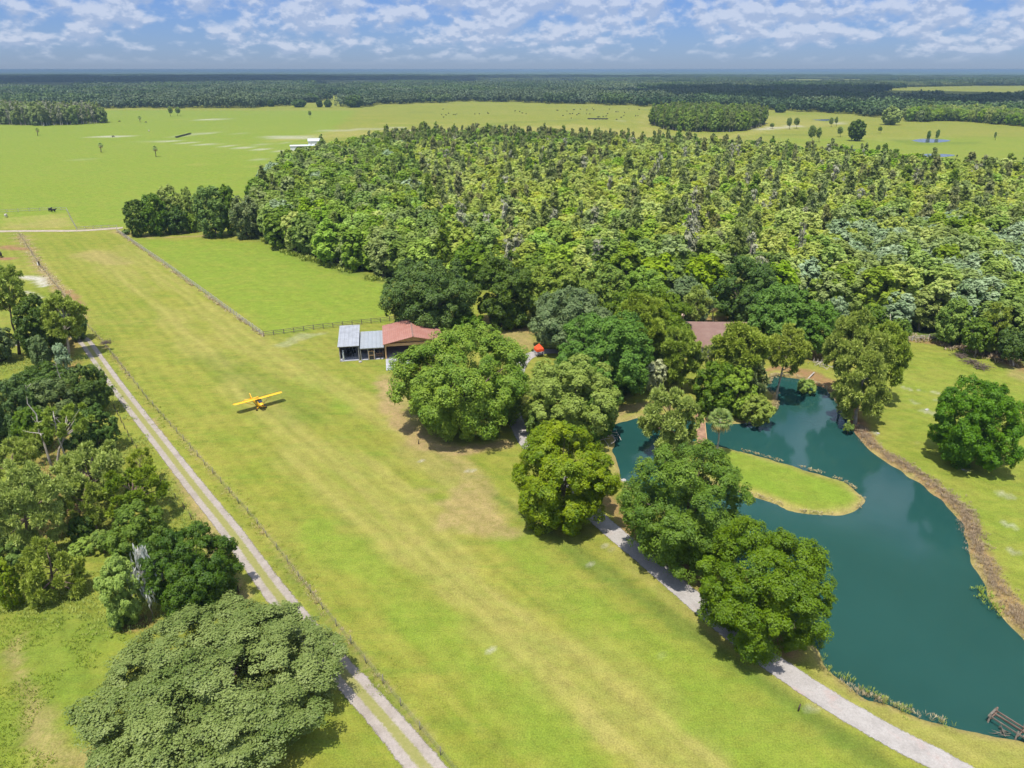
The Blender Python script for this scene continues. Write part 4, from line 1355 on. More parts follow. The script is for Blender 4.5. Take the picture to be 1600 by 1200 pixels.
tree('tall pale-trunked pine standing at the right lawn edge', (1538, 472, 1582, 520), 'pine', 'pine', base=(1557, 556), bark='bark_pale')
tree('leafy tree with two white trunks at the right edge', (1560, 512, 1614, 562), 'oak', 'oak_dark', base=(1584, 572), bark='bark_pale')
tree('round bush at the edge of the right wood beside the yellow-fronded palm', (1484, 514, 1506, 534), 'shrub', 'oak', hb=.1, cat='bush')

# ---- the grove at the top of the paddock
G = 'grove at the top of the paddock'
tree('dark green tree at the left end of the paddock grove', (192, 312, 232, 369), 'tall', 'oak_dark', hb=.6, group=G)
tree('olive tree second from the left in the paddock grove', (216, 303, 262, 366), 'tall', 'oak', hb=.6, group=G)
tree('tall thin-topped light tree in the paddock grove', (242, 289, 286, 362), 'tall', 'pale', hb=.6, group=G, dens=.8)
tree('slim light tree in the gap of the paddock grove', (282, 292, 306, 360), 'tall', 'pale', hb=.6, group=G, dens=.7)
tree('low bright green bush in the middle of the paddock grove', (286, 330, 310, 362), 'shrub', 'oak_bright', hb=.2, group=G)
tree('widest olive tree in the paddock grove', (300, 291, 358, 370), 'tall', 'oak', hb=.6, group=G)
tree('tall pointed tree right of the widest paddock grove tree', (340, 288, 372, 366), 'tall', 'oak', hb=.6, group=G)
tree('dark olive tree at the right end of the paddock grove', (358, 306, 406, 373), 'tall', 'cypress', hb=.4, group=G)
tree('dark filler tree at the back left of the paddock grove', (244, 318, 296, 364), 'tall', 'oak_dark', hb=.4, group=G)
tree('small dark bush by the fence corner left of the paddock grove', (190, 358, 203, 366), 'shrub', 'oak', hb=.1, cat='bush')

# ---- lone trees far out on the pastures
tree('big pale green oak alone before the shaded far woods', (1378, 166, 1411, 195), 'oak', 'pale', hb=1)
tree('dark oak alone on the far right pasture', (1325, 187, 1353, 219), 'oak', 'oak_dark', hb=1.5)
for (bx, lb) in (((1263, 196, 1276, 222), 'thin pale tree, left of the pair near the dark far oak'), ((1275, 199, 1285, 222), 'thin pale tree, right of the pair near the dark far oak'),
                 ((1229, 184, 1238, 202), 'thin young tree by the sandy patch, left of a pair'), ((1240, 184, 1250, 201), 'thin young tree by the sandy patch, right of a pair'),
                 ((1295, 183, 1303, 198), 'slim tree above the sandy patch, left of three'), ((1304, 182, 1310, 197), 'slim tree above the sandy patch, last of three'),
                 ((1308, 198, 1318, 214), 'thin tree just left of the dark far oak'), ((1372, 197, 1379, 208), 'tiny tree right of the dark far oak'),
                 ((1448, 204, 1455, 217), 'dark bush standing in the blue pool, left of two'), ((1462, 203, 1469, 216), 'dark bush standing in the blue pool, right of two'),
                 ((1553, 206, 1558, 219), 'thin lone post-like tree on the right pasture'), ((1203, 192, 1211, 201), 'tiny tree at the right tip of the pine stand'),
                 ((1368, 226, 1376, 241), 'pale tree rising above the far edge of the wood'),
                 ((262, 166, 270, 182), 'far slim pine on the left pasture, left of a pair'), ((273, 167, 282, 181), 'far slim pine on the left pasture, right of a pair'),
                 ((481, 173, 487, 184), 'bare thin tree beyond the white-roofed barn')):
    if 'bush' in lb:
        tree(lb, bx, 'oak', 'oak', hb=.3, dens=.7)
    else:
        tree(lb, (bx[0], bx[1], bx[2], bx[1] * .3 + bx[3] * .7), 'pine', 'f_grey', base=((bx[0] + bx[2]) / 2, bx[3]), name='slender_tree', dens=.4)
for (bx, lb) in (((456, 155, 478, 168), 'round dark tree at the far woodland gap, first from left'), ((494, 156, 504, 168), 'small round tree in the far woodland gap, left of two'),
                 ((506, 156, 518, 168), 'small round tree in the far woodland gap, right of two'), ((474, 146, 498, 160), 'dark spreading tree above the far woodland gap'),
                 ((539, 149, 566, 168), 'big dark tree at the right side of the far woodland gap'), ((418, 156, 428, 167), 'round tree at the far wood edge left of the gap'),
                 ((1211, 163, 1228, 176), 'dark round tree on the shaded far pasture'), ((404, 154, 414, 167), 'small tree at the far wood edge, further left of the gap')):
    tree(lb, bx, 'oak', 'oak_dark', hb=.5)
for b_, c_, r_, lb in (((59, 212), (58, 203), 3.6, 'far palm standing before the grey tree stand at left'), ((158, 238), (157, 227), 4.6, 'far palm near the middle of the left pasture'),
                       ((244, 245), (242, 232), 5.0, 'tallest of the far palms on the left pasture, nearest the barn'), ((219, 191), (218, 184), 3.2, 'smallest far palm, beyond the muddy tracks')):
    palm(lb, b_, c_, r_, dead=.3, coarse=True, trunk_r=.3)


# ------------------------------------------------------------------ the swamp wood
def proto(kind, seed, card):
    """a unit forest tree: crown mesh and trunk mesh, about 14 m high"""
    rng = np.random.default_rng(seed)
    if kind == 'spire':
        h = 15.5
        V, tint, pc, pr = spire_crown(rng, 3.1, 3.0, h, 70, 30, card * .95)
        tr = [pc[i] for i in rng.permutation(len(pc))[:12]]
        mb = trunk_mb(rng, h * .97, .30, tr, .2, 6, 0, True)
    elif kind == 'bare':
        h = 15.0
        V, tint, pc, pr = spire_crown(rng, 2.6, 4.0, h, 46, 16, card * .8, .6, .8)
        tr = [pc[i] for i in rng.permutation(len(pc))[:26]]
        mb = trunk_mb(rng, h * .98, .28, tr, .2, 6, 0, True)
    elif kind == 'low':
        V, tint, lc, lr = broad_crown(rng, 4.3, 4.2, 4.6, 6.4, 22, 9, 18, card, zmin=-.4, up=1.2)
        mb = trunk_mb(rng, 6.5, .22, list(lc[:6]), .2, 6)
    elif kind == 'tall':
        V, tint, lc, lr = broad_crown(rng, 3.8, 3.8, 6.5, 7.4, 28, 9, 17, card, zmin=-.92, lobe=(.26, .38), up=1.1)
        mb = trunk_mb(rng, 12.0, .28, list(lc[:8]), .3, 6)
    else:
        V, tint, lc, lr = broad_crown(rng, 4.9, 4.9, 5.8, 7.2, 30, 10, 18, card, zmin=-.9, up=1.1)
        mb = trunk_mb(rng, 10.5, .30, list(lc[:8]), .3, 6)
    return V, tint, mb


KINDS = {   # key: (shape, leaf material, bark, plain words, object name, category)
    'lime': ('low', 'f_lime', 'bark', 'low yellow-green leafy tree', 'swamp_tree', 'tree'),
    'green': ('round', 'f_green', 'bark', 'bright green leafy tree', 'swamp_tree', 'tree'),
    'mid': ('tall', 'f_mid', 'bark', 'mid green upright tree', 'swamp_tree', 'tree'),
    'dark': ('round', 'f_dark', 'bark', 'dark green rounded tree', 'swamp_tree', 'tree'),
    'grey': ('tall', 'f_grey', 'bark_pale', 'grey-green tree', 'swamp_tree', 'tree'),
    'pale': ('tall', 'f_pale', 'bark_pale', 'pale green tree', 'swamp_tree', 'tree'),
    'silver': ('round', 'silver', 'bark_pale', 'silver-leaved tree', 'sweetbay_tree', 'tree'),
    'cyp': ('spire', 'f_cyp', 'bark_pale', 'narrow olive cypress', 'cypress_tree', 'tree'),
    'rust': ('spire', 'f_rust', 'bark_pale', 'narrow brownish cypress', 'cypress_tree', 'tree'),
    'darkspire': ('spire', 'f_dark', 'bark', 'narrow dark green conifer', 'cypress_tree', 'tree'),
    'bare': ('bare', 'twig', 'bark_pale', 'thin grey half-bare cypress', 'cypress_tree', 'tree'),
}
PROTO_NEAR, PROTO_FAR = {}, {}
for ki, (k, (shape, lm, bk, words_, nm_, ct_)) in enumerate(KINDS.items()):
    for v in range(3):
        V, tint, mb = proto(shape, 900 + ki * 10 + v, .50)
        PROTO_NEAR[k, v] = (card_mesh('crown', V, tint, M[lm]), mb.mesh('trunk', M[bk]))
        V, tint, mb = proto(shape, 900 + ki * 10 + v, .66)
        tm = mb.mesh('trunk', M[bk])
        nv = len(tm.vertices)
        tv = np.empty(nv * 3, np.float32)
        tm.vertices.foreach_get('co', tv)
        sel = np.random.default_rng(v).random(len(V) // 4) < .9
        V4 = V.reshape(-1, 4, 3)[sel].reshape(-1, 3)
        tf = [list(p.vertices) for p in tm.polygons]
        ff = np.concatenate([np.concatenate(tf), np.arange(len(V4)) + nv])
        cnt = [len(f) for f in tf] + [4] * (len(V4) // 4)
        mi = [1] * len(tf) + [0] * (len(V4) // 4)
        tt = np.concatenate([np.zeros(len(tf)), tint[sel]])
        PROTO_FAR[k, v] = mesh_np('swamp_tree', np.vstack([tv.reshape(-1, 3), V4]), ff, cnt, [M[lm], M[bk]], mi, {'tint': ('FACE', 'FLOAT', np.clip(tt, 0, 1))})


def scatter(name, pts, var, rotz, scl, protos, label, kindword='stuff'):
    """many trees as ONE object: points carrying copies of the given meshes"""
    n = len(pts)
    me = bpy.data.meshes.new(name)
    me.vertices.add(n)
    me.vertices.foreach_set('co', np.asarray(pts, np.float32).ravel())
    a = me.attributes.new('variant', 'INT', 'POINT'); a.data.foreach_set('value', np.asarray(var, np.int32))
    a = me.attributes.new('turn', 'FLOAT_VECTOR', 'POINT'); a.data.foreach_set('vector', np.stack([np.zeros(n), np.zeros(n), rotz], 1).astype(np.float32).ravel())
    a = me.attributes.new('size', 'FLOAT_VECTOR', 'POINT'); a.data.foreach_set('vector', np.asarray(scl, np.float32).ravel())
    o = tag(link(name, me), label, None, None, kindword)
    ng = bpy.data.node_groups.new(name + '_scatter', 'GeometryNodeTree')
    ng.interface.new_socket('Geometry', in_out='INPUT', socket_type='NodeSocketGeometry')
    ng.interface.new_socket('Geometry', in_out='OUTPUT', socket_type='NodeSocketGeometry')
    N, L = ng.nodes, ng.links
    gi, go = N.new('NodeGroupInput'), N.new('NodeGroupOutput')
    m2p = N.new('GeometryNodeMeshToPoints')
    L.new(gi.outputs[0], m2p.inputs['Mesh'])

    def attr(nm, typ):
        x = N.new('GeometryNodeInputNamedAttribute')
        x.data_type = typ
        x.inputs['Name'].default_value = nm
        return x.outputs['Attribute']
    av, at_, as_ = attr('variant', 'INT'), attr('turn', 'FLOAT_VECTOR'), attr('size', 'FLOAT_VECTOR')
    jn = N.new('GeometryNodeJoinGeometry')
    for i, pm in enumerate(protos):
        src = bpy.data.objects.new(name + '_source', pm)          # mesh holder, never linked to the scene
        oi = N.new('GeometryNodeObjectInfo')
        oi.inputs['Object'].default_value = src
        oi.inputs['As Instance'].default_value = False
        cmp_ = N.new('FunctionNodeCompare')
        cmp_.data_type = 'INT'
        cmp_.operation = 'EQUAL'
        L.new(av, cmp_.inputs[2])
        cmp_.inputs[3].default_value = i
        ip = N.new('GeometryNodeInstanceOnPoints')
        L.new(m2p.outputs[0], ip.inputs['Points'])
        L.new(cmp_.outputs[0], ip.inputs['Selection'])
        L.new(oi.outputs['Geometry'], ip.inputs['Instance'])
        e2r = N.new('FunctionNodeEulerToRotation')
        L.new(at_, e2r.inputs[0])
        L.new(e2r.outputs[0], ip.inputs['Rotation'])
        L.new(as_, ip.inputs['Scale'])
        L.new(ip.outputs[0], jn.inputs[0])
    L.new(jn.outputs[0], go.inputs[0])
    md = o.modifiers.new('scatter', 'NODES')
    md.node_group = ng
    return o


def fill(poly_px, sp, rng, world_poly=None):
    L = poly_w(poly_px) if world_poly is None else world_poly
    lo, hi = L.min(0), L.max(0)
    gx, gy = np.meshgrid(np.arange(lo[0], hi[0] + sp, sp), np.arange(lo[1], hi[1] + sp, sp))
    P = np.stack([gx.ravel(), gy.ravel()], 1) + rng.uniform(-.5, .5, (gx.size, 2)) * sp * .5
    return P[inside(P, L)]


def ordinal(n):
    w = ['', 'first', 'second', 'third', 'fourth', 'fifth', 'sixth', 'seventh', 'eighth', 'ninth', 'tenth', 'eleventh', 'twelfth']
    if n < len(w):
        return w[n]
    return f"{n}{'th' if 10 <= n % 100 <= 20 else {1: 'st', 2: 'nd', 3: 'rd'}.get(n % 10, 'th')}"


def grow_wood():
    rng = np.random.default_rng(5)
    lo, hi = FOREST.min(0), FOREST.max(0)
    sp = 5.4
    gx, gy = np.meshgrid(np.arange(lo[0], hi[0], sp), np.arange(lo[1], hi[1], sp * .87))
    gx[1::2] += sp / 2
    P = np.stack([gx.ravel(), gy.ravel()], 1) + rng.normal(size=(gx.size, 2)) * sp * .24
    sd_ = signed(P, FOREST)
    keep = sd_ < -1.0
    P, sd_ = P[keep], sd_[keep]
    pp = np.array([proj((x, y, 8)) for x, y in P])
    ok = (pp[:, 0] > -60) & (pp[:, 0] < 1680)
    P, sd_, pp = P[ok], sd_[ok], pp[ok]
    n = len(P)
    edge = -sd_
    # which kinds grow where (masks in the wood itself: the lime leafy middle, the grey front, the silver east corner, the dark far rim)
    px, py = pp[:, 0], pp[:, 1]
    patch = vnoise(P, 34, 7)
    patch2 = vnoise(P, 22, 8)
    r = rng.random(n)
    kinds = np.empty(n, object)
    base = np.array(list(KINDS))

    def pick(p):
        ks, ws = zip(*p)
        return ks[np.searchsorted(np.cumsum(ws) / sum(ws), rng.random())]
    for i in range(n):
        x, y = px[i], py[i]
        sil = max(0, 1 - ((x - 1440) / 210) ** 2 - ((y - 425) / 62) ** 2)
        sil2 = max(0, 1 - ((x - 412) / 24) ** 2 - ((y - 262) / 30) ** 2)
        front = edge[i] < 16
        far_rim = y < 236 and x > 600 or edge[i] < 14 and y < 290 and x > 1100
        left = x < 660 + (y - 300) * .5
        if sil2 > 0.1 and r[i] < .45:
            k = 'silver'
        elif sil > .05 and patch[i] + sil * .7 > .62:
            k = 'silver' if r[i] < .44 else pick([('grey', 2), ('mid', 1.5), ('pale', 1)])
        elif far_rim:
            k = pick([('dark', 2), ('darkspire', 1.6), ('cyp', 2), ('rust', 1.8), ('green', 2.2)])
        elif left:
            k = pick([('mid', 3.2), ('dark', 2.2), ('green', 2.0), ('grey', 2.2), ('pale', 1), ('darkspire', .8), ('cyp', .8), ('silver', .35)])
        elif front:
            k = pick([('mid', 2.4), ('grey', 2.2), ('dark', 2), ('pale', 1.4), ('green', 1.2), ('bare', .7), ('cyp', 1)])
        elif y > 350:
            k = pick([('grey', 1.7), ('pale', 3.4), ('mid', 1.4), ('cyp', 3.2), ('bare', 1.3), ('lime', 5 + 5 * patch[i]), ('rust', .6), ('green', 1.4), ('silver', .2)])
        else:
            w = patch[i]
            k = pick([('lime', 12 + 10 * w), ('pale', 3), ('green', .8), ('cyp', 2.2), ('rust', .3 + 1.0 * patch2[i]), ('darkspire', .25), ('bare', .45), ('grey', .5), ('dark', .1)])
        kinds[i] = k
    var = rng.integers(0, 3, n)
    s = rng.uniform(.78, 1.22, n)
    sz = s * rng.uniform(.94, 1.10, n)
    spire = np.isin(kinds, ['cyp', 'rust', 'darkspire', 'bare'])
    sz[spire] *= rng.uniform(.95, 1.18, spire.sum())
    s[spire] *= rng.uniform(.8, 1.25, spire.sum())
    lo_edge = edge < 9
    sz[lo_edge] *= .92
    rot = rng.uniform(0, 6.283, n)
    d = np.array([depth((x, y, 8)) for x, y in P])
    big = s * sz / d
    inv = (px > -10) & (px < 1610)
    chosen = np.zeros(n, bool)
    for grp, cnt in ((('lime', 'green', 'mid', 'dark', 'grey', 'pale'), 225), (('silver',), 40), (('cyp', 'rust', 'darkspire', 'bare'), 60)):
        ii = np.where(np.isin(kinds, grp) & inv)[0]
        ii = ii[np.argsort(-big[ii])][:cnt]
        chosen[ii] = True
    row = np.clip((edge / 8.0).astype(int), 0, 30)
    seen = {}
    idx = np.where(chosen)[0]
    idx = idx[np.argsort(px[idx])]
    for i in idx:
        k = kinds[i]
        shape, lm, bk, words_, nm_, ct_ = KINDS[k]
        key = (k, row[i])
        seen[key] = seen.get(key, 0) + 1
        where = "along the wood's near edge" if row[i] == 0 else f"in the wood's {ordinal(row[i] + 1)} row back"
        t = thing(nm_, f'{words_}, {ordinal(seen[key])} from left {where}', ct_, (P[i, 0], P[i, 1], 0), rot[i], 'trees of the swamp wood')
        t.scale = (s[i], s[i], sz[i])
        cm, tm = PROTO_NEAR[k, var[i]]
        link('trunk', tm, t)
        link('crown', cm, t)
    rest = ~chosen
    # leafy understorey closing the gaps between the stems
    Uq = fill(None, 5.2, rng, FOREST)
    us = signed(Uq, FOREST)
    up = np.array([proj((x, y, 6)) for x, y in Uq])
    m_ = (us < -5) & (up[:, 0] > -60) & (up[:, 0] < 1680) & ((us < -22) | (rng.random(len(Uq)) < .4))
    Uq, up = Uq[m_], up[m_]
    uk = np.where((up[:, 1] > 425) | (up[:, 0] < 640 + (up[:, 1] - 300) * .4), np.where(rng.random(len(Uq)) < .5, 'mid', 'green'), np.where(rng.random(len(Uq)) < .86, 'lime', 'pale'))
    uw = rng.uniform(.85, 1.2, len(Uq))
    uh = np.where(np.isin(uk, ['lime', 'pale']), rng.uniform(.90, 1.12, len(Uq)), rng.uniform(.60, .76, len(Uq)))
    keys = list(PROTO_FAR)
    vi = np.array([keys.index((kinds[i], int(var[i]))) for i in np.where(rest)[0]] + [keys.index((k, i % 3)) for i, k in enumerate(uk)])
    PA = np.vstack([P[rest], Uq])
    RA = np.r_[rot[rest], rng.uniform(0, 6.28, len(Uq))]
    SA = np.vstack([np.stack([s[rest], s[rest], sz[rest]], 1), np.stack([uw, uw, uh], 1)])
    scatter('swamp_forest', np.column_stack([PA, np.zeros(len(PA))]), vi, RA, SA,
            [PROTO_FAR[k] for k in keys], 'mixed swamp wood of yellow-green trees and brown cypresses behind the garden')
    print('wood trees', n, 'single', int(chosen.sum()))


grow_wood()


# ------------------------------------------------------------------ stands and far woods
def patch_mesh(name, seed, size, ntree, h, cardn, card, mat, spire=False, rr=(3.2, 5.2)):
    rng = np.random.default_rng(seed)
    g = int(math.sqrt(ntree))
    cx, cy = np.meshgrid((np.arange(g) + .5) / g - .5, (np.arange(g) + .5) / g - .5)
    T = np.stack([cx.ravel(), cy.ravel()], 1) * size + rng.normal(size=(g * g, 2)) * size / g * .3
    Vs, tints = [], []
    for tx, ty in T:
        hh = h * rng.uniform(.72, 1.18)
        r = rng.uniform(*rr)
        if spire:
            V, tint, _, _ = spire_crown(rng, r * .55, hh * .25, hh, max(10, cardn // 8), 8, card, .7, .5)
        else:
            V, tint, _, _ = broad_crown(rng, r, r, hh * .40, hh * .60, 7, 4, max(2, cardn // 32), card, zmin=-.5, lobe=(.36, .52))
        Vs.append(V + np.array([tx, ty, 0]))
        tints.append(np.clip(tint * .3 + rng.uniform(.0, .6), 0, 1))
    return card_mesh(name, np.vstack(Vs), np.concatenate(tints), M[mat])


def stand(name, label, poly, seed, sp, keys, h=1.0):
    rng = np.random.default_rng(seed)
    P = fill(poly, sp, rng)
    allk = list(PROTO_FAR)
    use = [k for k in allk if k[0] in keys]
    n = len(P)
    s = rng.uniform(.8, 1.15, n) * h
    scatter(name, np.column_stack([P, np.zeros(n)]), rng.integers(0, len(use), n), rng.uniform(0, 6.28, n), np.stack([s, s, s * rng.uniform(.95, 1.15, n)], 1),
            [PROTO_FAR[k] for k in use], label)


stand('pine_stand', 'dense stand of slim olive trees on the far right pasture', [(1016, 196), (1040, 203), (1090, 207), (1150, 206), (1180, 201), (1198, 194), (1180, 188), (1100, 184), (1040, 184), (1018, 189)],
      11, 6.0, ('cyp', 'darkspire', 'mid'), 1.15)
stand('cypress_stand', 'stand of grey bare-stemmed trees on the far left pasture', [(-60, 192), (0, 195), (70, 197), (140, 194), (168, 192), (150, 186), (100, 183), (0, 181), (-60, 180)],
      12, 6.0, ('bare', 'cyp', 'grey'), 1.2)
stand('mixed_copse', 'line of mixed trees on the far right before the shaded woods',
      [(1412, 190), (1440, 191), (1480, 189), (1520, 191), (1560, 195), (1700, 205), (1700, 196), (1600, 189), (1540, 183), (1440, 181), (1418, 184)],
      13, 8.5, ('dark', 'pale', 'green', 'grey'), 1.0)


M['far_a'] = leaf_mat('far_leaf_dark', (.032, .058, .018), (.056, .090, .026), .15, gain=1.45)
M['far_b'] = leaf_mat('far_leaf_green', (.050, .085, .022), (.085, .128, .034), .15, gain=1.45)
M['far_c'] = leaf_mat('far_leaf_grey', (.055, .080, .034), (.090, .118, .050), .15, gain=1.45)
M['far_d'] = leaf_mat('far_leaf_pale', (.075, .105, .030), (.150, .180, .060), .15, gain=1.45)


def far_woods():
    rng = np.random.default_rng(21)
    mats = [patch_mesh('wood_patch', 301, 58, 25, 15, 192, 1.7, 'far_a', rr=(4.5, 8.5)), patch_mesh('wood_patch', 302, 58, 25, 16, 192, 1.7, 'far_b', rr=(5, 9)),
            patch_mesh('wood_patch', 303, 58, 25, 15, 192, 1.7, 'far_c', rr=(5, 8.5)), patch_mesh('wood_patch', 304, 58, 36, 17, 64, 1.9, 'far_c', rr=(4, 8)),
            patch_mesh('wood_patch', 305, 58, 36, 11, 128, 1.9, 'far_d')]
    near_edge = [(-700, 166), (-200, 168), (0, 170), (170, 168.5), (330, 168.5), (400, 168), (452, 165.5), (470, 162.5), (480, 161), (500, 157), (528, 152), (548, 158), (552, 166), (575, 165), (640, 161), (700, 160), (760, 159), (860, 161), (940, 164),
                 (1000, 167), (1062, 168.5), (1130, 167.5), (1200, 171), (1290, 176), (1385, 184), (1440, 181), (1500, 178), (1560, 186), (1600, 190), (1700, 195), (2300, 190)]
    top = [(2600, 121.5), (1600, 120), (800, 119), (0, 119), (-1000, 120)]
    L = poly_w(near_edge + top)
    P = fill(None, 52, rng, L)
    pp = np.array([proj((x, y, 0)) for x, y in P])
    ok = (pp[:, 0] > -120) & (pp[:, 0] < 1720)
    P, pp = P[ok], pp[ok]
    # clearings: pale pastures between the woods
    cl = np.zeros(len(P), bool)
    for poly in ([(500, 152), (528, 148), (548, 150), (546, 158), (500, 158)], [(470, 137.5), (520, 127.5), (610, 128), (620, 136), (490, 139)],
                 [(1330, 155), (1400, 137), (1520, 134), (1760, 135), (1760, 156), (1600, 158), (1480, 160)], [(1480, 180), (1500, 166), (1530, 165), (1550, 180)],
                 [(290, 131.5), (330, 125.5), (450, 125), (460, 131)], [(-20, 144), (20, 131), (120, 129), (130, 142)], [(1180, 131), (1230, 124), (1350, 123.6), (1360, 130)], [(700, 133), (720, 126.5), (900, 126), (910, 132)]):
        cl |= inside(P, poly_w(poly))
    cl |= (vnoise(P * np.array([.45, 1.0]), 420, 4) > .70) & (P[:, 1] > 2300)
    P, pp = P[~cl], pp[~cl]
    n = len(P)
    v1, v2 = vnoise(P, 300, 1), vnoise(P, 140, 2)
    var = np.where(v1 > .68, 2, np.where(v2 > .66, 1, np.where(v2 < .28, 3, 0)))
    var = np.where((vnoise(P, 500, 6) > .62) & (P[:, 1] > 2200), 4, var)
    flip = rng.random(n)
    var = np.where(flip < .12, rng.integers(0, 4, n), var)
    s = rng.uniform(.85, 1.2, n)
    scatter('far_woods', np.column_stack([P, np.zeros(n)]), var, rng.integers(0, 4, n) * math.pi / 2, np.stack([np.ones(n), np.ones(n), s], 1), mats, 'continuous dark woods stretching from the pastures to the horizon')
    print('far patches', n)


far_woods()


# ------------------------------------------------------------------ hangar row
HA, HB = at(533, 565), at(603, 560.5)
HANG = math.atan2(HB.y - HA.y, HB.x - HA.x)
HQ = Matrix.Rotation(HANG, 3, 'Z')


def hl(x, y, z=0.0):
    return HA + HQ @ Vector((x, y, z))


t = thing('open_shed', 'open shed under a grey metal roof at the left end of the hangar row', 'shed', hl(0, 0), HANG)
MB().sheet([(-.45, -.5, 3.72), (4.25, -.5, 3.72), (4.25, 12.5, 4.25), (-.45, 12.5, 4.25)], .10).build('roof', M['roof_grey'], t)
MB().box((1.95, 6.0, .06), (4.3, 12.2, .16)).build('floor_slab', M['concrete'], t)
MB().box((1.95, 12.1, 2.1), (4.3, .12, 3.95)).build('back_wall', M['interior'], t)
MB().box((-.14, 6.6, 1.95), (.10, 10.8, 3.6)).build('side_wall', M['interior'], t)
MB().box((1.95, -.2, 3.48), (4.4, .12, .26)).build('beam', M['wood_dark'], t)
for px_, py_ in ((-.12, -.1), (4.05, -.1), (4.05, 4.0), (4.05, 8.0), (4.05, 11.9)):
    MB().box((px_, py_, 1.78), (.17, .17, 3.55 + py_ * .035)).build('post', M['wood_grey'], t)

t = thing('workshop', 'low open workshop under a pale blue metal roof, middle of the hangar row', 'workshop', hl(4.35, 0), HANG)
MB().sheet([(.0, -.35, 2.95), (5.35, -.35, 2.95), (5.35, 10.2, 3.25), (.0, 10.2, 3.25)], .09).build('roof', M['roof_blue'], t)
MB().box((2.65, 5.0, .05), (5.1, 10.2, .14)).build('floor_slab', M['concrete'], t)
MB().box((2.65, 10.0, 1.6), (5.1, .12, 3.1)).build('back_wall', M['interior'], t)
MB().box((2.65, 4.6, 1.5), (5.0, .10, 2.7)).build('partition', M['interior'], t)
MB().box((2.65, -.12, 2.76), (5.2, .12, .22)).build('beam', M['wood_grey'], t)
for px_ in (.12, 1.75, 3.15, 4.3, 5.05):
    MB().box((px_, -.1, 1.38), (.13, .13, 2.7)).build('post', M['wood_grey'] if px_ < 4 else M['wood_dark'], t)
fr = MB()
for a_, b_ in (((1.85, -.1, 2.1), (3.08, -.1, 2.1)), ((1.9, -.1, .1), (1.9, -.1, 2.1)), ((3.0, -.1, .1), (3.0, -.1, 2.1)), ((1.85, -.1, 1.1), (3.08, -.1, 1.1))):
    fr.bar(a_, b_, .10)
d_ = fr.build('door', M['wood_tan'], t)
MB().box((2.45, -.1, 1.05), (1.0, .02, 1.9)).build('screen', M['dark'], d_)

t = thing('hangar', 'red-roofed hangar with a tan front beam, half hidden by the huge bright oak', 'hangar', hl(9.85, 0), HANG)
hw, hd, ez, rz_ = 12.8, 11.8, 3.75, 5.25
rf = MB()
rf.sheet([(-.35, -.9, ez), (hw / 2, -.9, rz_), (hw / 2, hd + .4, rz_), (-.35, hd + .4, ez)], .10)
rf.sheet([(hw / 2, -.9, rz_), (hw + .35, -.9, ez), (hw + .35, hd + .4, ez), (hw / 2, hd + .4, rz_)], .10)
rfo = rf.build('roof', M['roof_red'], t)
MB().box((hw / 2, hd / 2 - .25, rz_ + .03), (.32, hd + 1.4, .07)).build('ridge_cap', M['roof_brick'], rfo)
for x_, nm_ in ((0.06, 'side_wall'), (hw - .06, 'side_wall')):
    MB().box((x_, hd / 2 + .2, ez / 2 - .1), (.12, hd - .4, ez - .1)).build(nm_, M['wall_wood'], t)
MB().box((hw / 2, hd, ez / 2), (hw - .3, .12, ez - .1)).build('back_wall', M['wall_wood'], t)
g = MB()
g.add([(.1, .3, ez - .12), (hw - .1, .3, ez - .12), (hw / 2, .3, rz_ - .16), (.1, .42, ez - .12), (hw - .1, .42, ez - .12), (hw / 2, .42, rz_ - .16)],
      [(0, 1, 2), (5, 4, 3), (0, 3, 4, 1), (1, 4, 5, 2), (2, 5, 3, 0)])
g.build('gable', M['wood_tan'], t)
MB().box((hw / 2, .05, 3.25), (hw, .26, .62)).build('front_beam', M['wood_tan'], t)
for x_ in (.16, hw - .16):
    MB().box((x_, .05, 1.48), (.34, .30, 2.92)).build('post', M['wood_tan'], t)
MB().box((hw / 2, hd / 2, .05), (hw - .3, hd - .3, .14)).build('floor_slab', M['concrete'], t)
apx = [hl(9.9, -.25), hl(9.9, -7.0), hl(17.0, -7.0), hl(17.0, -.25)]
ap = MB().sheet([(p.x, p.y, .09) for p in apx], .2).build('concrete_apron', M['concrete'])
tag(ap, 'pale concrete apron in front of the hangar opening', None, None, 'structure')

t = thing('tractor', 'dark tractor parked under the grey-roofed open shed', 'tractor', hl(2.15, 3.6, .14), HANG - math.pi / 2)
MB().loft([[Vector((x_, s_ * w_, z_)) for s_, z_ in ((-1, z0_), (1, z0_), (1, z1_), (-1, z1_))] for x_, w_, z0_, z1_ in ((1.75, .30, .62, 1.15), (1.2, .36, .55, 1.32), (.1, .38, .55, 1.42), (-.2, .4, .6, 1.2))]).build('hood', M['dark'], t)
MB().box((-.75, 0, .78), (1.1, .62, .44)).build('chassis', M['dark'], t)
MB().box((-.85, 0, 1.12), (.5, .5, .14)).box((-1.08, 0, 1.42), (.1, .5, .5)).build('seat', M['black'], t)
rb = MB()
for s_ in (-.55, .55):
    rb.bar((-1.2, s_, .9), (-1.2, s_, 2.35), .07)
rb.bar((-1.2, -.58, 2.35), (-1.2, .58, 2.35), .07)
rb.build('roll_bar', M['black'], t)
for x_, y_, r_, w_ in ((-.9, .78, .68, .38), (-.9, -.78, .68, .38), (1.25, .6, .40, .22), (1.25, -.6, .40, .22)):
    wh = MB().tube([(x_, y_ - w_ / 2, r_), (x_, y_ + w_ / 2, r_)], r_, 20).build('wheel', M['black'], t)
    MB().tube([(x_, y_ - w_ / 2 - .02, r_), (x_, y_ + w_ / 2 + .02, r_)], r_ * .5, 14).build('rim', M['cow_white'], wh)
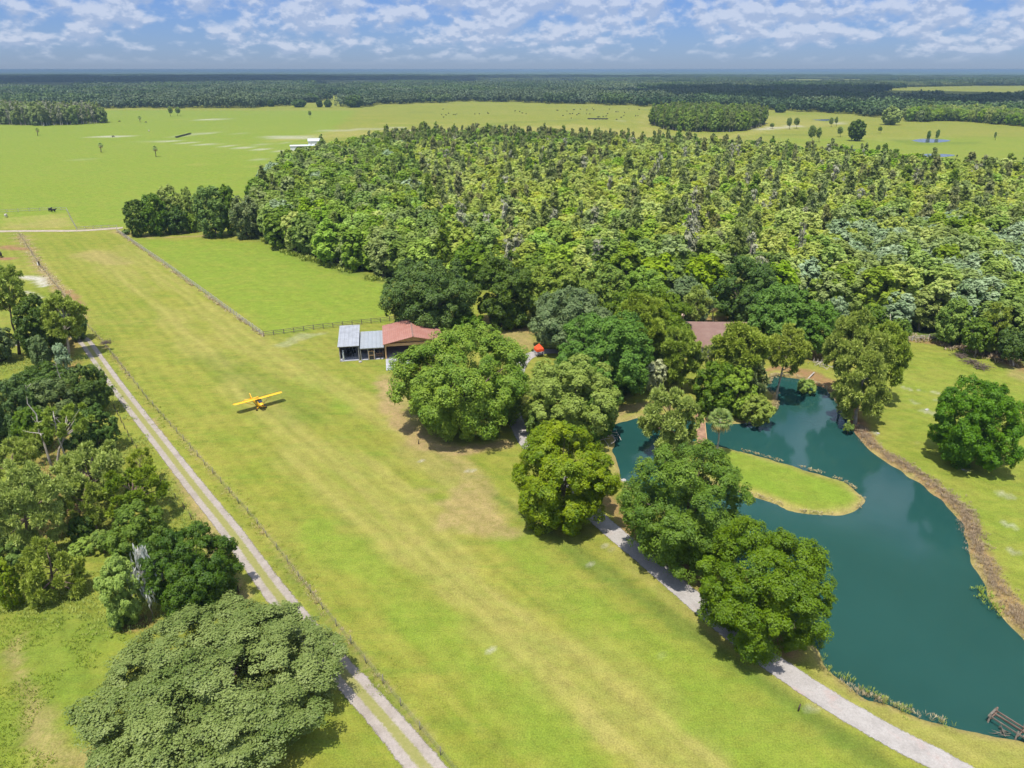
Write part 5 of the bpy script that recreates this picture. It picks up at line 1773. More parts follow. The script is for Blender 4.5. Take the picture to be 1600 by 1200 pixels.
o = MB().tube([(0, 0, 0), (.05, .03, .8), (.02, -.02, 1.6), (.06, 0, 2.5)], [.22, .19, .2, .13], 10).build('rolled_tarp', M['white'])
o.location = hl(.55, .3, .14)
tag(o, 'white rolled tarp standing at the left front corner of the open shed', 'tarp')
t = thing('bench', 'low reddish bench on the workshop slab', 'bench', hl(8.5, .8, .12), HANG)
MB().box((0, 0, .5), (1.5, .5, .07)).build('seat', M['wood_red'], t)
MB().box((0, .24, .82), (1.5, .05, .4)).build('backrest', M['wood_red'], t)
for x_, y_ in ((-.65, -.2), (.65, -.2), (-.65, .2), (.65, .2)):
    MB().box((x_, y_, .235), (.07, .07, .47)).build('leg', M['wood_dark'], t)
for q_, l_ in ((hl(4.3, -1.1), 'larger pale rock lying before the open shed corner'),):
    rng = np.random.default_rng(3)
    bm = bmesh.new()
    bmesh.ops.create_icosphere(bm, subdivisions=2, radius=.42)
    for v in bm.verts:
        v.co *= rng.uniform(.8, 1.15)
        v.co.z *= .55
    me = bpy.data.meshes.new('rock'); bm.to_mesh(me); bm.free(); me.materials.append(M['stone'])
    tag(link('rock', me, None, (q_.x, q_.y, .12)), l_, 'rock')

# ------------------------------------------------------------------ house
hp = at(1067, 540, 2.8)
t = thing('house', 'house with a faded red shingle roof half hidden among the pines', 'house', (hp.x, hp.y, 0), math.radians(-2))
W_, D_ = 21.0, 16.6
rf = MB()
rf.sheet([(-.6, -.6, 2.75), (W_ + .6, -.6, 2.75), (W_ + .6, D_ / 2, 5.75), (-.6, D_ / 2, 5.75)], .14)
rf.sheet([(-.6, D_ / 2, 5.75), (W_ + .6, D_ / 2, 5.75), (W_ + .6, D_ + .6, 2.75), (-.6, D_ + .6, 2.75)], .14)
rfo = rf.build('roof', M['roof_brick'], t)
ch = MB().box((.6, D_ / 2 + .6, 5.5), (1.5, 1.1, 3.2)).build('chimney', M['brick'], rfo)
MB().box((.6, D_ / 2 + .6, 7.17), (1.75, 1.35, .14)).build('chimney_cap', M['brick'], rfo)
wl_ = MB()
wl_.box((W_ / 2, .1, 1.3), (W_, .2, 2.6)).box((W_ / 2, D_ - .1, 1.3), (W_, .2, 2.6))
for x_ in (.1, W_ - .1):
    wl_.add([(x_ - .1, .2, 0), (x_ - .1, D_ - .2, 0), (x_ - .1, D_ - .2, 2.75), (x_ - .1, D_ / 2, 5.5), (x_ - .1, .2, 2.75),
             (x_ + .1, .2, 0), (x_ + .1, D_ - .2, 0), (x_ + .1, D_ - .2, 2.75), (x_ + .1, D_ / 2, 5.5), (x_ + .1, .2, 2.75)],
            [(0, 1, 2, 3, 4), (9, 8, 7, 6, 5), (0, 5, 6, 1), (1, 6, 7, 2), (2, 7, 8, 3), (3, 8, 9, 4), (4, 9, 5, 0)])
wl_.build('wall', M['wall_grey'], t)
for x_ in (3.2, 7.4, 14.2, 18.0):
    w_ = MB().box((x_, -.01, 1.55), (1.5, .08, 1.3)).build('window', M['white'], t)
    MB().box((x_, -.04, 1.55), (1.3, .06, 1.1)).build('pane', M['glass'], w_)
d_ = MB().box((10.8, -.01, 1.08), (1.0, .09, 2.1)).build('door', M['wood_tan'], t)
MB().box((11.18, -.07, 1.05), (.06, .08, .12)).build('handle', M['dark'], d_)

# orange canopy
q_ = at(842, 557)
t = thing('canopy', 'orange-red peaked canopy beside the driveway, half hidden by the blue-grey oak', 'canopy', (q_.x, q_.y, 0), math.radians(20))
a = MB()
a.add([(-.9, -.9, 2.1), (.9, -.9, 2.1), (.9, .9, 2.1), (-.9, .9, 2.1), (0, 0, 3.2), (-.9, -.9, 1.5), (.9, -.9, 1.5), (.9, .9, 1.5), (-.9, .9, 1.5)],
      [(0, 1, 4), (1, 2, 4), (2, 3, 4), (3, 0, 4), (0, 5, 6, 1), (1, 6, 7, 2), (2, 7, 8, 3), (3, 8, 5, 0)])
a.build('canopy_top', M['orange'], t)
for x_, y_ in ((-.86, -.86), (.86, -.86), (.86, .86), (-.86, .86)):
    MB().tube([(x_, y_, 0), (x_, y_, 1.85)], .035, 8).build('leg', M['white'], t)

# ------------------------------------------------------------------ far buildings
def barn(name, label, px, py, w, d, h, rot, open_front=None, roof='roof_white', ridge=1.2, wall='white', cat='barn'):
    q = at(px, py)
    t = thing(name, label, cat, (q.x, q.y, 0), rot)
    r = MB()
    r.sheet([(-w / 2 - .3, -.4, h), (w / 2 + .3, -.4, h), (w / 2 + .3, d / 2, h + ridge), (-w / 2 - .3, d / 2, h + ridge)], .12)
    r.sheet([(-w / 2 - .3, d / 2, h + ridge), (w / 2 + .3, d / 2, h + ridge), (w / 2 + .3, d + .4, h), (-w / 2 - .3, d + .4, h)], .12)
    r.build('roof', M[roof], t)
    wl = MB()
    wl.box((0, d - .1, h / 2 - .1), (w, .2, h - .2))
    for s in (-1, 1):
        x = s * (w / 2 - .1)
        wl.add([(x - .1, 0, 0), (x - .1, d - .2, 0), (x - .1, d - .2, h - .15), (x - .1, d / 2, h + ridge - .2), (x - .1, 0, h - .15),
                (x + .1, 0, 0), (x + .1, d - .2, 0), (x + .1, d - .2, h - .15), (x + .1, d / 2, h + ridge - .2), (x + .1, 0, h - .15)],
               [(0, 1, 2, 3, 4), (9, 8, 7, 6, 5), (0, 5, 6, 1), (1, 6, 7, 2), (2, 7, 8, 3), (3, 8, 9, 4), (4, 9, 5, 0)])
    if open_front:
        a, b = open_front
        if a > -w / 2 + .3:
            wl.box(((-w / 2 + .2 + a) / 2, .1, h / 2 - .1), (a + w / 2 - .2, .2, h - .2))
        if b < w / 2 - .3:
            wl.box(((w / 2 - .2 + b) / 2, .1, h / 2 - .1), (w / 2 - .2 - b, .2, h - .2))
        wl.build('wall', M[wall], t)
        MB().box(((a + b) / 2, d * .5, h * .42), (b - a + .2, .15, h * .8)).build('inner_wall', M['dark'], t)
        MB().box(((a + b) / 2, .1, h - .45), (b - a, .16, .4)).build('beam', M[wall], t)
    else:
        wl.box((0, .1, h / 2 - .1), (w - .4, .2, h - .2))
        wl.build('wall', M[wall], t)
        for x in (-w * .28, w * .05, w * .3):
            ww = MB().box((x, -.03, h * .5), (1.4, .1, 1.2)).build('window', M['white'], t)
            MB().box((x, -.07, h * .5), (1.2, .08, 1.0)).build('pane', M['glass'], ww)
    return t


barn('barn', 'low white barn with a wide black opening beyond the left corner of the wood', 473, 236.5, 18.5, 9, 4.2, math.radians(14), (-4.5, 9.0), ridge=.5)
barn('barn', 'taller white-roofed barn beside the low open one, beyond the wood', 493, 230.5, 11, 13, 5.2, math.radians(14), None, ridge=1.4)
barn('farmhouse', 'white farmhouse deep in the shaded woods at the far right', 1514, 169, 22, 14, 4, math.radians(-6), None, ridge=3, cat='house')
barn('farmhouse', 'tiny white house among the far woods at the left', 359, 152, 20, 12, 5, 0, None, ridge=3, cat='house')

# ------------------------------------------------------------------ airplane
wa, wb = at(365, 633.5, 2.0), at(441.5, 613.2, 2.0)
wv = wb - wa
fw = Vector((wv.y, -wv.x, 0)).normalized()
if fw.y > 0: fw = -fw
SPAN = wv.length
mid = (wa + wb) / 2
pl = mid + fw * .45
t = thing('airplane', 'yellow high-wing light airplane parked nose-on on the grass runway', 'airplane', (pl.x, pl.y, .0))
t.rotation_euler = (0, -math.radians(10.5), math.atan2(fw.y, fw.x))
Yl = M['yellow']


def sect(x, hw_, z0, z1, n=12, e=.55):
    out = []
    for k in range(n):
        a_ = 2 * math.pi * k / n
        c_, s_ = math.cos(a_), math.sin(a_)
        out.append(Vector((x, hw_ * math.copysign(abs(c_) ** e, c_), (z0 + z1) / 2 + (z1 - z0) / 2 * math.copysign(abs(s_) ** e, s_))))
    return out


fus = MB().loft([sect(.72, .42, .55, 1.42), sect(.45, .43, .52, 1.62), sect(.1, .42, .52, 1.98), sect(-1.3, .40, .55, 1.98), sect(-2.0, .33, .64, 1.72),
                 sect(-3.4, .21, .84, 1.46), sect(-5.2, .05, 1.02, 1.26)]).build('fuselage', Yl, t)
MB().loft([sect(1.42, .16, .80, 1.08), sect(1.34, .30, .66, 1.22), sect(1.0, .38, .58, 1.36), sect(.73, .42, .55, 1.42)]).build('cowling', Yl, t)
MB().tube([(1.38, 0, .96), (1.46, 0, .96)], [.15, .10], 12).build('nose_ring', M['black'], t)
MB().add([(.78, -.36, 1.42), (.78, .36, 1.42), (.16, .40, 2.0), (.16, -.40, 2.0), (.75, -.34, 1.38), (.75, .34, 1.38), (.12, .38, 1.96), (.12, -.38, 1.96)],
         [(0, 1, 2, 3), (7, 6, 5, 4), (0, 4, 5, 1), (1, 5, 6, 2), (2, 6, 7, 3), (3, 7, 4, 0)]).build('windshield', M['glass'], t)
for s_ in (-1, 1):
    MB().box((-.55, s_ * .425, 1.62), (1.15, .03, .5)).build('window', M['glass'], t)
for s_ in (-1, 1):
    pr = []
    for yf, le, te, th in ((0.0, .36, -1.26, .19), (.25, .36, -1.26, .19), (.86, .36, -1.26, .17), (.94, .28, -1.22, .13), (.98, .05, -1.05, .08), (1.0, -.3, -.75, .03)):
        y_ = s_ * SPAN / 2 * yf
        z_ = 2.06 + .07 * yf
        ring = []
        for u_, h_ in ((0, 0), (.06, .5), (.25, 1.0), (.55, .75), (1, .03), (.55, -.22), (.25, -.35), (.06, -.25)):
            ring.append(Vector((le + (te - le) * u_, y_, z_ + th * h_ * .6)))
        pr.append(ring)
    MB().loft(pr).build('wing', Yl, t)
    st = MB()
    for x0_ in (-.05, -.85):
        st.bar((-.30 if x0_ > -.5 else -.42, s_ * .40, .66), (x0_, s_ * 2.7, 2.05), .07, .04)
    st.build('strut', M['yellow'], t)
    MB().bar((.28, s_ * .34, .62), (.30, s_ * .92, .26), .10, .07).bar((-.35, s_ * .34, .60), (.26, s_ * .90, .26), .06, .05).build('gear_leg', Yl, t)
    wh = MB().tube([(.30, s_ * .80, .235), (.30, s_ * .84, .235), (.30, s_ * .98, .235), (.30, s_ * 1.02, .235)], [.24, .30, .30, .24], 18).build('wheel', M['black'], t)
    MB().tube([(.30, s_ * .79, .235), (.30, s_ * 1.03, .235)], .11, 12).build('rim', Yl, wh)
    MB().loft([[Vector((x_, s_ * y_, 1.30 + dz)) for x_, dz in ((a0, 0), ((a0 + a1) / 2, .04), (a1, 0), ((a0 + a1) / 2, -.04))]
               for y_, a0, a1 in ((.03, -4.2, -5.35), (.9, -4.45, -5.4), (1.35, -4.7, -5.35), (1.5, -4.95, -5.2))]).build('tailplane', Yl, t)
MB().loft([[Vector((x_, dy, z_)) for x_, dy in ((a0, 0), ((a0 + a1) / 2, .05), (a1, 0), ((a0 + a1) / 2, -.05))]
           for z_, a0, a1 in ((1.1, -4.1, -5.6), (1.5, -4.35, -5.7), (1.95, -4.7, -5.72), (2.25, -5.0, -5.65), (2.33, -5.2, -5.5))]).build('fin', Yl, t)
MB().tube([(-5.0, -.05, 1.03), (-5.0, .05, 1.03)], .11, 12).bar((-4.9, 0, 1.2), (-5.0, 0, 1.04), .05).build('tail_wheel', M['black'], t)
pb = MB()
for s_ in (-1, 1):
    pb.add([(1.49, 0, .96 - .04), (1.51, s_ * .45, .96 - .08), (1.50, s_ * .9, .96), (1.51, s_ * .45, .96 + .08), (1.52, 0, 1.0),
            (1.46, 0, .92), (1.47, s_ * .45, .89), (1.48, s_ * .9, .955), (1.47, s_ * .45, 1.03), (1.46, 0, 1.0)],
           [(0, 1, 2, 3, 4), (9, 8, 7, 6, 5), (0, 5, 6, 1), (1, 6, 7, 2), (2, 7, 8, 3), (3, 8, 9, 4)])
pb.build('propeller', M['wood_dark'], t)


# ------------------------------------------------------------------ fences
def fence(label, pts, spacing, h=1.35, rails=3, mat='wood_grey', post_w=.16, lean=0.0, name='fence', skip=None, rail_t=.13, wire=False, seed=0):
    rng = np.random.default_rng(seed + 40)
    L = poly_w(pts)
    seg = np.r_[0, np.cumsum(np.hypot(*np.diff(L, axis=0).T))]
    n = max(2, int(round(seg[-1] / spacing)) + 1)
    s = np.linspace(0, seg[-1], n)
    Q = np.stack([np.interp(s, seg, L[:, 0]), np.interp(s, seg, L[:, 1])], 1)
    t = thing(name, label, 'fence', (Q[0, 0], Q[0, 1], 0))
    Q0 = Q - Q[0]
    pm = [MB().tube([(0, 0, -.2), (rng.normal() * lean, rng.normal() * lean, h * f)], post_w / 2, 6).mesh('post', M[mat]) if wire else
          MB().box((0, 0, h * f / 2 - .1), (post_w, post_w, h * f + .2)).mesh('post', M[mat]) for f in (1.0, 1.06, .95)]
    for k in range(n):
        link('post', pm[rng.integers(0, 3)], t, (Q0[k, 0], Q0[k, 1], 0), rng.uniform(0, .5) if wire else math.atan2(*(Q[min(k + 1, n - 1)] - Q[max(k - 1, 0)])[::-1]))
    for r in range(rails):
        z = h * (.9 - r * (.62 / max(rails - 1, 1)))
        mb = MB()
        for k in range(n - 1):
            dz = rng.normal() * (.0 if wire else .02)
            mb.bar((Q0[k, 0], Q0[k, 1], z + dz), (Q0[k + 1, 0], Q0[k + 1, 1], z + dz), .012 if wire else .045, .012 if wire else rail_t)
        mb.build('wire' if wire else 'rail', M[mat], t)
    return t


fence('weathered grey board fence between the runway and the paddock', [(183, 362), (260, 415), (340, 473), (412, 526)], 2.4, 1.4, 3, rail_t=.10, post_w=.14)
fence('dark board fence along the near end of the paddock, behind the sheds', [(412, 526), (500, 514), (610, 502), (720, 489)], 2.4, 1.35, 3, 'wood_brown', seed=1, rail_t=.10)
fence('post and wire fence along the left side of the runway', [(30, 366), (62, 415), (100, 462), (128, 500), (168, 545), (232, 627), (400, 817), (520, 972), (690, 1182), (760, 1270)], 3.7, 1.25, 4, 'post_grey', .10, .06, wire=True, seed=2)
fence('post and wire fence between the gravel track and the woodland', [(180, 640), (205, 690), (240, 740), (292, 800), (335, 868), (372, 925), (420, 985), (470, 1050)], 3.4, 1.2, 3, 'wood_dark', .12, .06, wire=True, seed=3)
fence('far board fence round the straw-coloured pen at the left', [(-40, 334), (0, 332.5), (50, 330), (104, 328), (112, 345), (119, 357)], 4.5, 1.4, 2, 'wood_grey', seed=4)
fence('grey board fence along the back of the right lawn', [(1412, 534), (1445, 531), (1490, 528)], 2.2, 1.3, 3, 'deadwood', seed=5)
fence('short rail fence by the far end of the runway', [(120, 359), (150, 357), (183, 356)], 3.0, 1.2, 2, 'wood_grey', seed=6)

# ------------------------------------------------------------------ bridge, dock, brush, small things
b0, b1 = at(1092, 640), at(1097, 693)
ang = math.atan2(b1.y - b0.y, b1.x - b0.x)
ln = (b1 - b0).length
t = thing('footbridge', 'reddish plank footbridge from the headland to the grassy spit', 'bridge', (b0.x, b0.y, 0), ang)
rng = np.random.default_rng(4)
dk = MB()
x_ = 0.0
while x_ < ln:
    dk.box((x_ + .14, 0, .16 + rng.normal() * .008), (.26, 1.75 + rng.normal() * .03, .05))
    x_ += .28
dk.build('deck', M['wood_red'], t)
for s_ in (-.7, .7):
    MB().bar((0, s_, .02), (ln, s_, .02), .16, .2).build('beam', M['wood_dock'], t)
    MB().bar((0, s_ * 1.18, .28), (ln, s_ * 1.18, .28), .10, .12).build('kerb', M['wood_tan'], t)
for k in range(1, 5):
    for s_ in (-.7, .7):
        MB().tube([(ln * k / 5, s_, -2.4), (ln * k / 5, s_, .05)], .10, 8).build('pile', M['wood_dock'], t)

d0, d1 = at(1551, 1112, .5), at(1700, 1206, .5)
ang = math.atan2(d1.y - d0.y, d1.x - d0.x)
ln = (d1 - d0).length
t = thing('dock', 'broken old wooden dock at the lower right pond shore', 'dock', (d0.x, d0.y, 0), ang)
dk = MB()
x_ = 3.1
while x_ < ln:
    if rng.random() < .82:
        dk.box((x_, rng.normal() * .03, .43 + rng.normal() * .02), (.15, 1.3 + rng.normal() * .05, .04), Matrix.Rotation(rng.normal() * .04, 3, 'Z'))
    x_ += .17
dk.build('deck', M['wood_dock'], t)
for s_, m_ in ((-.62, 'wood_brown'), (.62, 'wood_dock'), (.12, 'wood_dock')):
    MB().bar((0, s_, .34), (ln, s_, .34), .10, .16).build('beam', M[m_], t)
MB().bar((.02, -.85, .42), (.02, .85, .42), .20, .12).build('end_beam', M['wood_brown'], t)
for xk in (0.1, 2.6, 5.2, 7.8):
    for s_ in (-.72, .72):
        MB().tube([(xk, s_, -2.4), (xk, s_, .65 + rng.uniform(0, .35))], .085, 8).build('pile', M['wood_brown' if s_ < 0 else 'wood_dock'], t)
    MB().bar((xk + .1, -.75, .22), (xk + .1, .75, .22), .10, .12).build('cross_beam', M['wood_dock'], t)
for k in (5.0, 6.0):
    MB().bar((k, -.7, .5), (k + .1, .7, .52), .14, .05).build('loose_plank', M['wood_brown'], t)


def branch_pile(label, px, py, r, n, mat, name='brush_pile', cat='brush pile', flat=.35, seed=0, z=0.0, thick=.05):
    rng = np.random.default_rng(700 + seed)
    q = at(px, py)
    mb = MB()
    for k in range(n):
        a_ = rng.uniform(0, 6.28)
        ln_ = r * rng.uniform(.5, 1.1)
        c_ = np.array([rng.normal() * r * .35, rng.normal() * r * .35, abs(rng.normal()) * r * flat * .5 + .05])
        dv = np.array([math.cos(a_) * ln_, math.sin(a_) * ln_, rng.normal() * ln_ * .18])
        p0, p1 = c_ - dv * .5, c_ + dv * .5
        p0[2], p1[2] = max(p0[2], .03), max(p1[2], .03)
        mb.tube([p0, (p0 + p1) / 2 + rng.normal(size=3) * .08, p1], [thick, thick * .7, thick * .25], 5, False)
    me = mb.mesh(name, M[mat])
    return tag(link(name, me, None, (q.x, q.y, z)), label, cat)


branch_pile('brown brush pile on the right lawn, farthest of three', 1499, 557, 2.0, 70, 'bark', seed=1)
branch_pile('brown brush pile on the right lawn, middle of three', 1517, 567, 2.0, 70, 'bark', seed=2)
branch_pile('brown brush pile on the right lawn, nearest of three', 1533, 575, 2.2, 80, 'bark', seed=3)
branch_pile('pale fallen branches hanging into the left arm of the pond', 950, 690, 3.2, 26, 'deadwood', 'fallen_branch', 'fallen branch', .5, 4, -.3)
branch_pile('grey sticks heaped in the water beside the broken dock', 1566, 1141, 1.2, 9, 'wood_brown', 'driftwood', 'driftwood', .3, 5, -.3)
branch_pile('reddish brush heap on bare ground among the left pines', 108, 796, 1.8, 60, 'wood_red', seed=6)
branch_pile('pale cut branches on the pond bank above the bridge channel', 1285, 572, 3.0, 26, 'deadwood', 'fallen_branch', 'fallen branch', .35, 7)
branch_pile('brown scrub heap by the fence corner at the gravel track', 166, 536, 1.4, 60, 'bark', seed=8)
o = MB().tube([tuple(at(1272, 582, .5)), tuple(at(1262, 592, .1)), tuple(at(1252, 602, -.3))], [.16, .12, .06], 7).build('fallen_log', M['deadwood'])
tag(o, 'fallen pale log reaching from the bank into the pond head', 'log')
SEED[0] += 1
tree('floating clump of yellow-green leaves in the pond head', (1246, 592, 1276, 614), 'shrub', 'lime', hb=-.5, name='floating_bush', cat='bush')
for px_, py_, l_ in ((654, 694, 'short dark post standing in the grass below the huge oak'), (1247, 1111, 'short dark post leaning beside the lower driveway')):
    q_ = at(px_, py_)
    o = MB().tube([(0, 0, -.2), (.04, .0, .5), (.10, .03, .95)], [.09, .085, .07], 8).build('marker_post', M['wood_dark'])
    o.location = (q_.x, q_.y, 0)
    tag(o, l_, 'post')
q_ = at(62, 416)
t = thing('gate_post', 'thick dark post with a white board on the runway fence line', 'post', (q_.x, q_.y, 0))
MB().box((0, 0, .8), (.35, .35, 1.8)).build('post', M['wood_dark'], t)
MB().box((-.4, -.1, .8), (.35, .06, .9)).build('board', M['white'], t)
rng = np.random.default_rng(77)
bm = bmesh.new()
bmesh.ops.create_icosphere(bm, subdivisions=2, radius=.5)
for v in bm.verts:
    v.co *= rng.uniform(.75, 1.15); v.co.z *= .5
me = bpy.data.meshes.new('rock'); bm.to_mesh(me); bm.free(); me.materials.append(M['stone'])
q_ = at(974, 750)
tag(link('rock', me, None, (q_.x, q_.y, -.1)), 'pale rock at the pond edge between the two driveway oaks', 'rock')
for k, (px_, py_, l_) in enumerate(((1372, 677, 'white flat rock on the right lawn near the shore pines'), (1505, 734, 'white flat rock below the lone lawn tree'),
                                    (1448, 640, 'long pale rock in the middle of the right lawn'))):
    q_ = at(px_, py_)
    bm = bmesh.new()
    bmesh.ops.create_icosphere(bm, subdivisions=2, radius=.3)
    for v in bm.verts:
        v.co *= rng.uniform(.8, 1.15); v.co.z *= .25; v.co.x *= 1.7 if k == 2 else 1
    me = bpy.data.meshes.new('rock'); bm.to_mesh(me); bm.free(); me.materials.append(M['stone'])
    tag(link('rock', me, None, (q_.x, q_.y, .03), .3 * k), l_, 'rock')
a_, b_ = at(275, 215.5), at(298, 209.5)
t = thing('feed_trough', 'long black feed trough on the left pasture beside a muddy streak', 'trough', (a_.x, a_.y, 0), math.atan2(b_.y - a_.y, b_.x - a_.x))
ln = (b_ - a_).length
MB().box((ln / 2, 0, .6), (ln, 1.6, .25)).box((ln / 2, -.75, .95), (ln, .12, .6)).box((ln / 2, .75, .95), (ln, .12, .6)).build('basin', M['dark'], t)
for k in range(8):
    MB().box((ln * (k + .5) / 8, 0, .24), (.25, 1.3, .5)).build('leg', M['dark'], t)
a_, b_ = at(918, 186.8), at(950, 187.2)
t = thing('feed_trough', 'long black feed trough among the cattle on the central pasture', 'trough', (a_.x, a_.y, 0), math.atan2(b_.y - a_.y, b_.x - a_.x))
ln = (b_ - a_).length
MB().box((ln / 2, 0, .9), (ln, 2.4, .4)).box((ln / 2, -1.1, 1.4), (ln, .2, .9)).box((ln / 2, 1.1, 1.4), (ln, .2, .9)).build('basin', M['dark'], t)
for k in range(6):
    MB().box((ln * (k + .5) / 6, 0, .35), (.4, 2.0, .7)).build('leg', M['dark'], t)


# ------------------------------------------------------------------ cattle
def cow_mesh(name, graze, mat):
    me = bpy.data.meshes.new(name)
    V = [(-.75, 0, 1.02), (-.2, 0, .98), (.45, 0, 1.02), (.8, 0, 1.12),                       # rump, belly, chest, shoulder
         (1.15, 0, .80 if graze else 1.32), (1.45, 0, .38 if graze else 1.42), (1.62, 0, .15 if graze else 1.28)]
    R = [(.34, .36), (.40, .42), (.36, .40), (.28, .32), (.17, .2), (.15, .17), (.09, .10)]
    E = [(0, 1), (1, 2), (2, 3), (3, 4), (4, 5), (5, 6)]
    for bx, par, sg, back in ((-.72, 0, 1, 1), (-.72, 0, -1, 1), (.55, 2, 1, 0), (.55, 2, -1, 0)):
        k = len(V)
        V += [(bx, sg * .22, .72), (bx + (.08 if back else 0), sg * .22, .42), (bx - (.05 if back else 0), sg * .22, .36 if back else .3), (bx, sg * .22, .04)]
        R += [(.17, .15), (.09, .08), (.07, .07), (.075, .075)]
        E += [(par, k), (k, k + 1), (k + 1, k + 2), (k + 2, k + 3)]
    k = len(V)
    V += [(-1.08, 0, 1.05), (-1.14, 0, .55)]
    R += [(.04, .04), (.045, .045)]
    E += [(0, k), (k, k + 1)]
    for sg in (-1, 1):
        k = len(V)
        V += [(V[5][0] - .12, sg * .26, V[5][2] + .08)]
        R += [(.05, .03)]
        E += [(5, k)]
    me.from_pydata(V, E, [])
    o = bpy.data.objects.new(name, me)
    C.objects.link(o)
    md = o.modifiers.new('skin', 'SKIN')
    for i, r in enumerate(R):
        me.skin_vertices[0].data[i].radius = r
    me.skin_vertices[0].data[1].use_root = True
    o.modifiers.new('sub', 'SUBSURF').levels = 1
    dg = bpy.context.evaluated_depsgraph_get()
    out = bpy.data.meshes.new_from_object(o.evaluated_get(dg))
    bpy.data.objects.remove(o)
    out.materials.clear()
    out.materials.append(mat)
    out.polygons.foreach_set('use_smooth', [True] * len(out.polygons))
    return out


COW = [cow_mesh('cow', True, M['cow']), cow_mesh('cow', False, M['cow']), cow_mesh('cow', True, M['cow_white'])]
rng = np.random.default_rng(8)


def cow(px, py, label, group=None, v=None):
    q = at(px, py)
    o = link('cow', COW[int(rng.integers(0, 2)) if v is None else v], None, (q.x, q.y, 0), rng.uniform(0, 6.28))
    o.scale = (1.12,) * 3
    return tag(o, label, 'cow', group)


H1 = 'black cattle loosely grouped on the central pasture'
for x, y in ((692, 171.5), (690, 180), (693, 184), (697, 180.5), (701, 178), (709, 179.8), (712, 180), (714, 179), (742, 179), (749, 178.5), (762, 177), (763, 178), (805, 174), (812, 175), (816, 177.5), (822, 178.5)):
    cow(x, y, 'black cow of the loose group grazing in the middle of the central pasture', H1)
H2 = 'black cattle on the sandy pasture left of the pine stand'
for k in range(34):
    x, y = rng.uniform(868, 1000), rng.uniform(169.5, 189)
    cow(x, y, 'black cow of the big herd around the trough, left of the pine stand', H2)
H3 = 'black cattle in a line beyond the right end of the wood'
for x, y, l in ((1481, 253.5, 'black cow nearest the wood in the line by the far pool'), (1498, 255.8, 'second black cow in the line by the far pool'), (1531, 259.5, 'third black cow in the line by the far pool'),
                (1546, 256, 'fourth black cow in the line by the far pool'), (1554, 255, 'fifth black cow in the line by the far pool'), (1559, 254.8, 'sixth black cow in the line by the far pool'),
                (1592, 255.5, 'last black cow in the line by the far pool'), (1495, 245.5, 'black cow at the right tip of the narrow blue pool')):
    cow(x, y, l, H3)
for x, y, l, v in ((79, 330.5, 'black cow standing at the pen fence, left of a pair', 1), (84, 331.5, 'black cow standing at the pen fence, right of a pair', 1), (10, 339.5, 'pale cow alone in the straw-coloured pen', 2),
                   (2, 402, 'black cow on the red dirt at the left edge of the photo', 1), (187, 190.5, 'black cow beside the far left palm', 0), (228, 192, 'black cow beyond the far muddy tracks', 0),
                   (177, 214.5, 'black cow on the muddy streak of the left pasture', 0), (233, 205.5, 'pale cow alone beyond the muddy tracks', 2)):
    cow(x, y, l, None, v)


# ------------------------------------------------------------------ weeds, reeds, scrub
def tufts(name, label, pts, h, nb, mat, spread, w, seed=0, z=None, tone=None):
    """loose blades and twigs standing in clumps: one object of ground cover"""
    rng = np.random.default_rng(seed)
    P = np.asarray(pts)
    n = len(P)
    hh = rng.uniform(.5, 1.2, n) * h
    c = np.repeat(np.column_stack([P, np.zeros(n) if z is None else z]), nb, 0)
    hr = np.repeat(hh, nb) * rng.uniform(.55, 1.1, n * nb)
    a = rng.uniform(0, 6.28, n * nb)
    b = c + np.stack([np.cos(a), np.sin(a), 0 * a], 1) * (spread * rng.uniform(0, .6, n * nb))[:, None]
    a2 = a + rng.normal(size=n * nb) * .8
    tip = b + np.stack([np.cos(a2) * hr * .55, np.sin(a2) * hr * .55, hr], 1)
    md = (b + tip) / 2 + np.array([0, 0, 1]) * hr[:, None] * .1
    s = unit(np.stack([-np.sin(a2), np.cos(a2), rng.normal(size=n * nb) * .4], 1)) * (w * rng.uniform(.6, 1.4, n * nb))[:, None]
    V = np.stack([b, md + s, tip, md - s], 1).reshape(-1, 3)
    tint = np.clip(np.repeat(rng.uniform(0, .6, n), nb) + rng.uniform(0, .4, n * nb), 0, 1)
    return tag(link(name, card_mesh(name, V, tint, M[mat])), label, None, None, 'stuff')


def along(pts, width, per_m, seed, px=True, gap=.35):
    rng = np.random.default_rng(seed)
    L = poly_w(pts) if px else np.asarray(pts)
    seg = np.r_[0, np.cumsum(np.hypot(*np.diff(L, axis=0).T))]
    n = int(seg[-1] * per_m)
    s = rng.uniform(0, seg[-1], n)
    s = s[vnoise(np.stack([s, s * 0], 1), 3.0, seed) > gap]
    Q = np.stack([np.interp(s, seg, L[:, 0]), np.interp(s, seg, L[:, 1])], 1)
    return Q + rng.normal(size=Q.shape) * width


RUNF = [(128, 500), (168, 545), (232, 627), (400, 817), (520, 972), (690, 1182)]
tufts('dry_weeds', 'straw-brown dead weeds under the runway fence', along(RUNF, .30, 4, 1, gap=.55), .42, 8, 'straw', .5, .025, 1)
tufts('green_weeds', 'rough green weeds along the runway fence verge', along(RUNF, 1.1, 6, 2, gap=.4), .26, 9, 'weed', .5, .035, 2)
tufts('dry_weeds', 'straw weeds under the far runway fence', along([(30, 366), (62, 415), (100, 462), (128, 500)], .8, 6, 3, gap=.2), .5, 8, 'straw', .6, .05, 3)
tufts('dry_weeds', 'pale weeds at the foot of the paddock board fence', along([(183, 362), (412, 526)], .3, 5, 4, gap=.2), .5, 8, 'straw', .5, .06, 4)
BANK = [(1338, 668), (1352, 690), (1372, 706), (1405, 726), (1440, 748), (1475, 775), (1503, 800), (1514, 830), (1525, 866), (1545, 908), (1570, 948), (1612, 1000), (1690, 1060)]
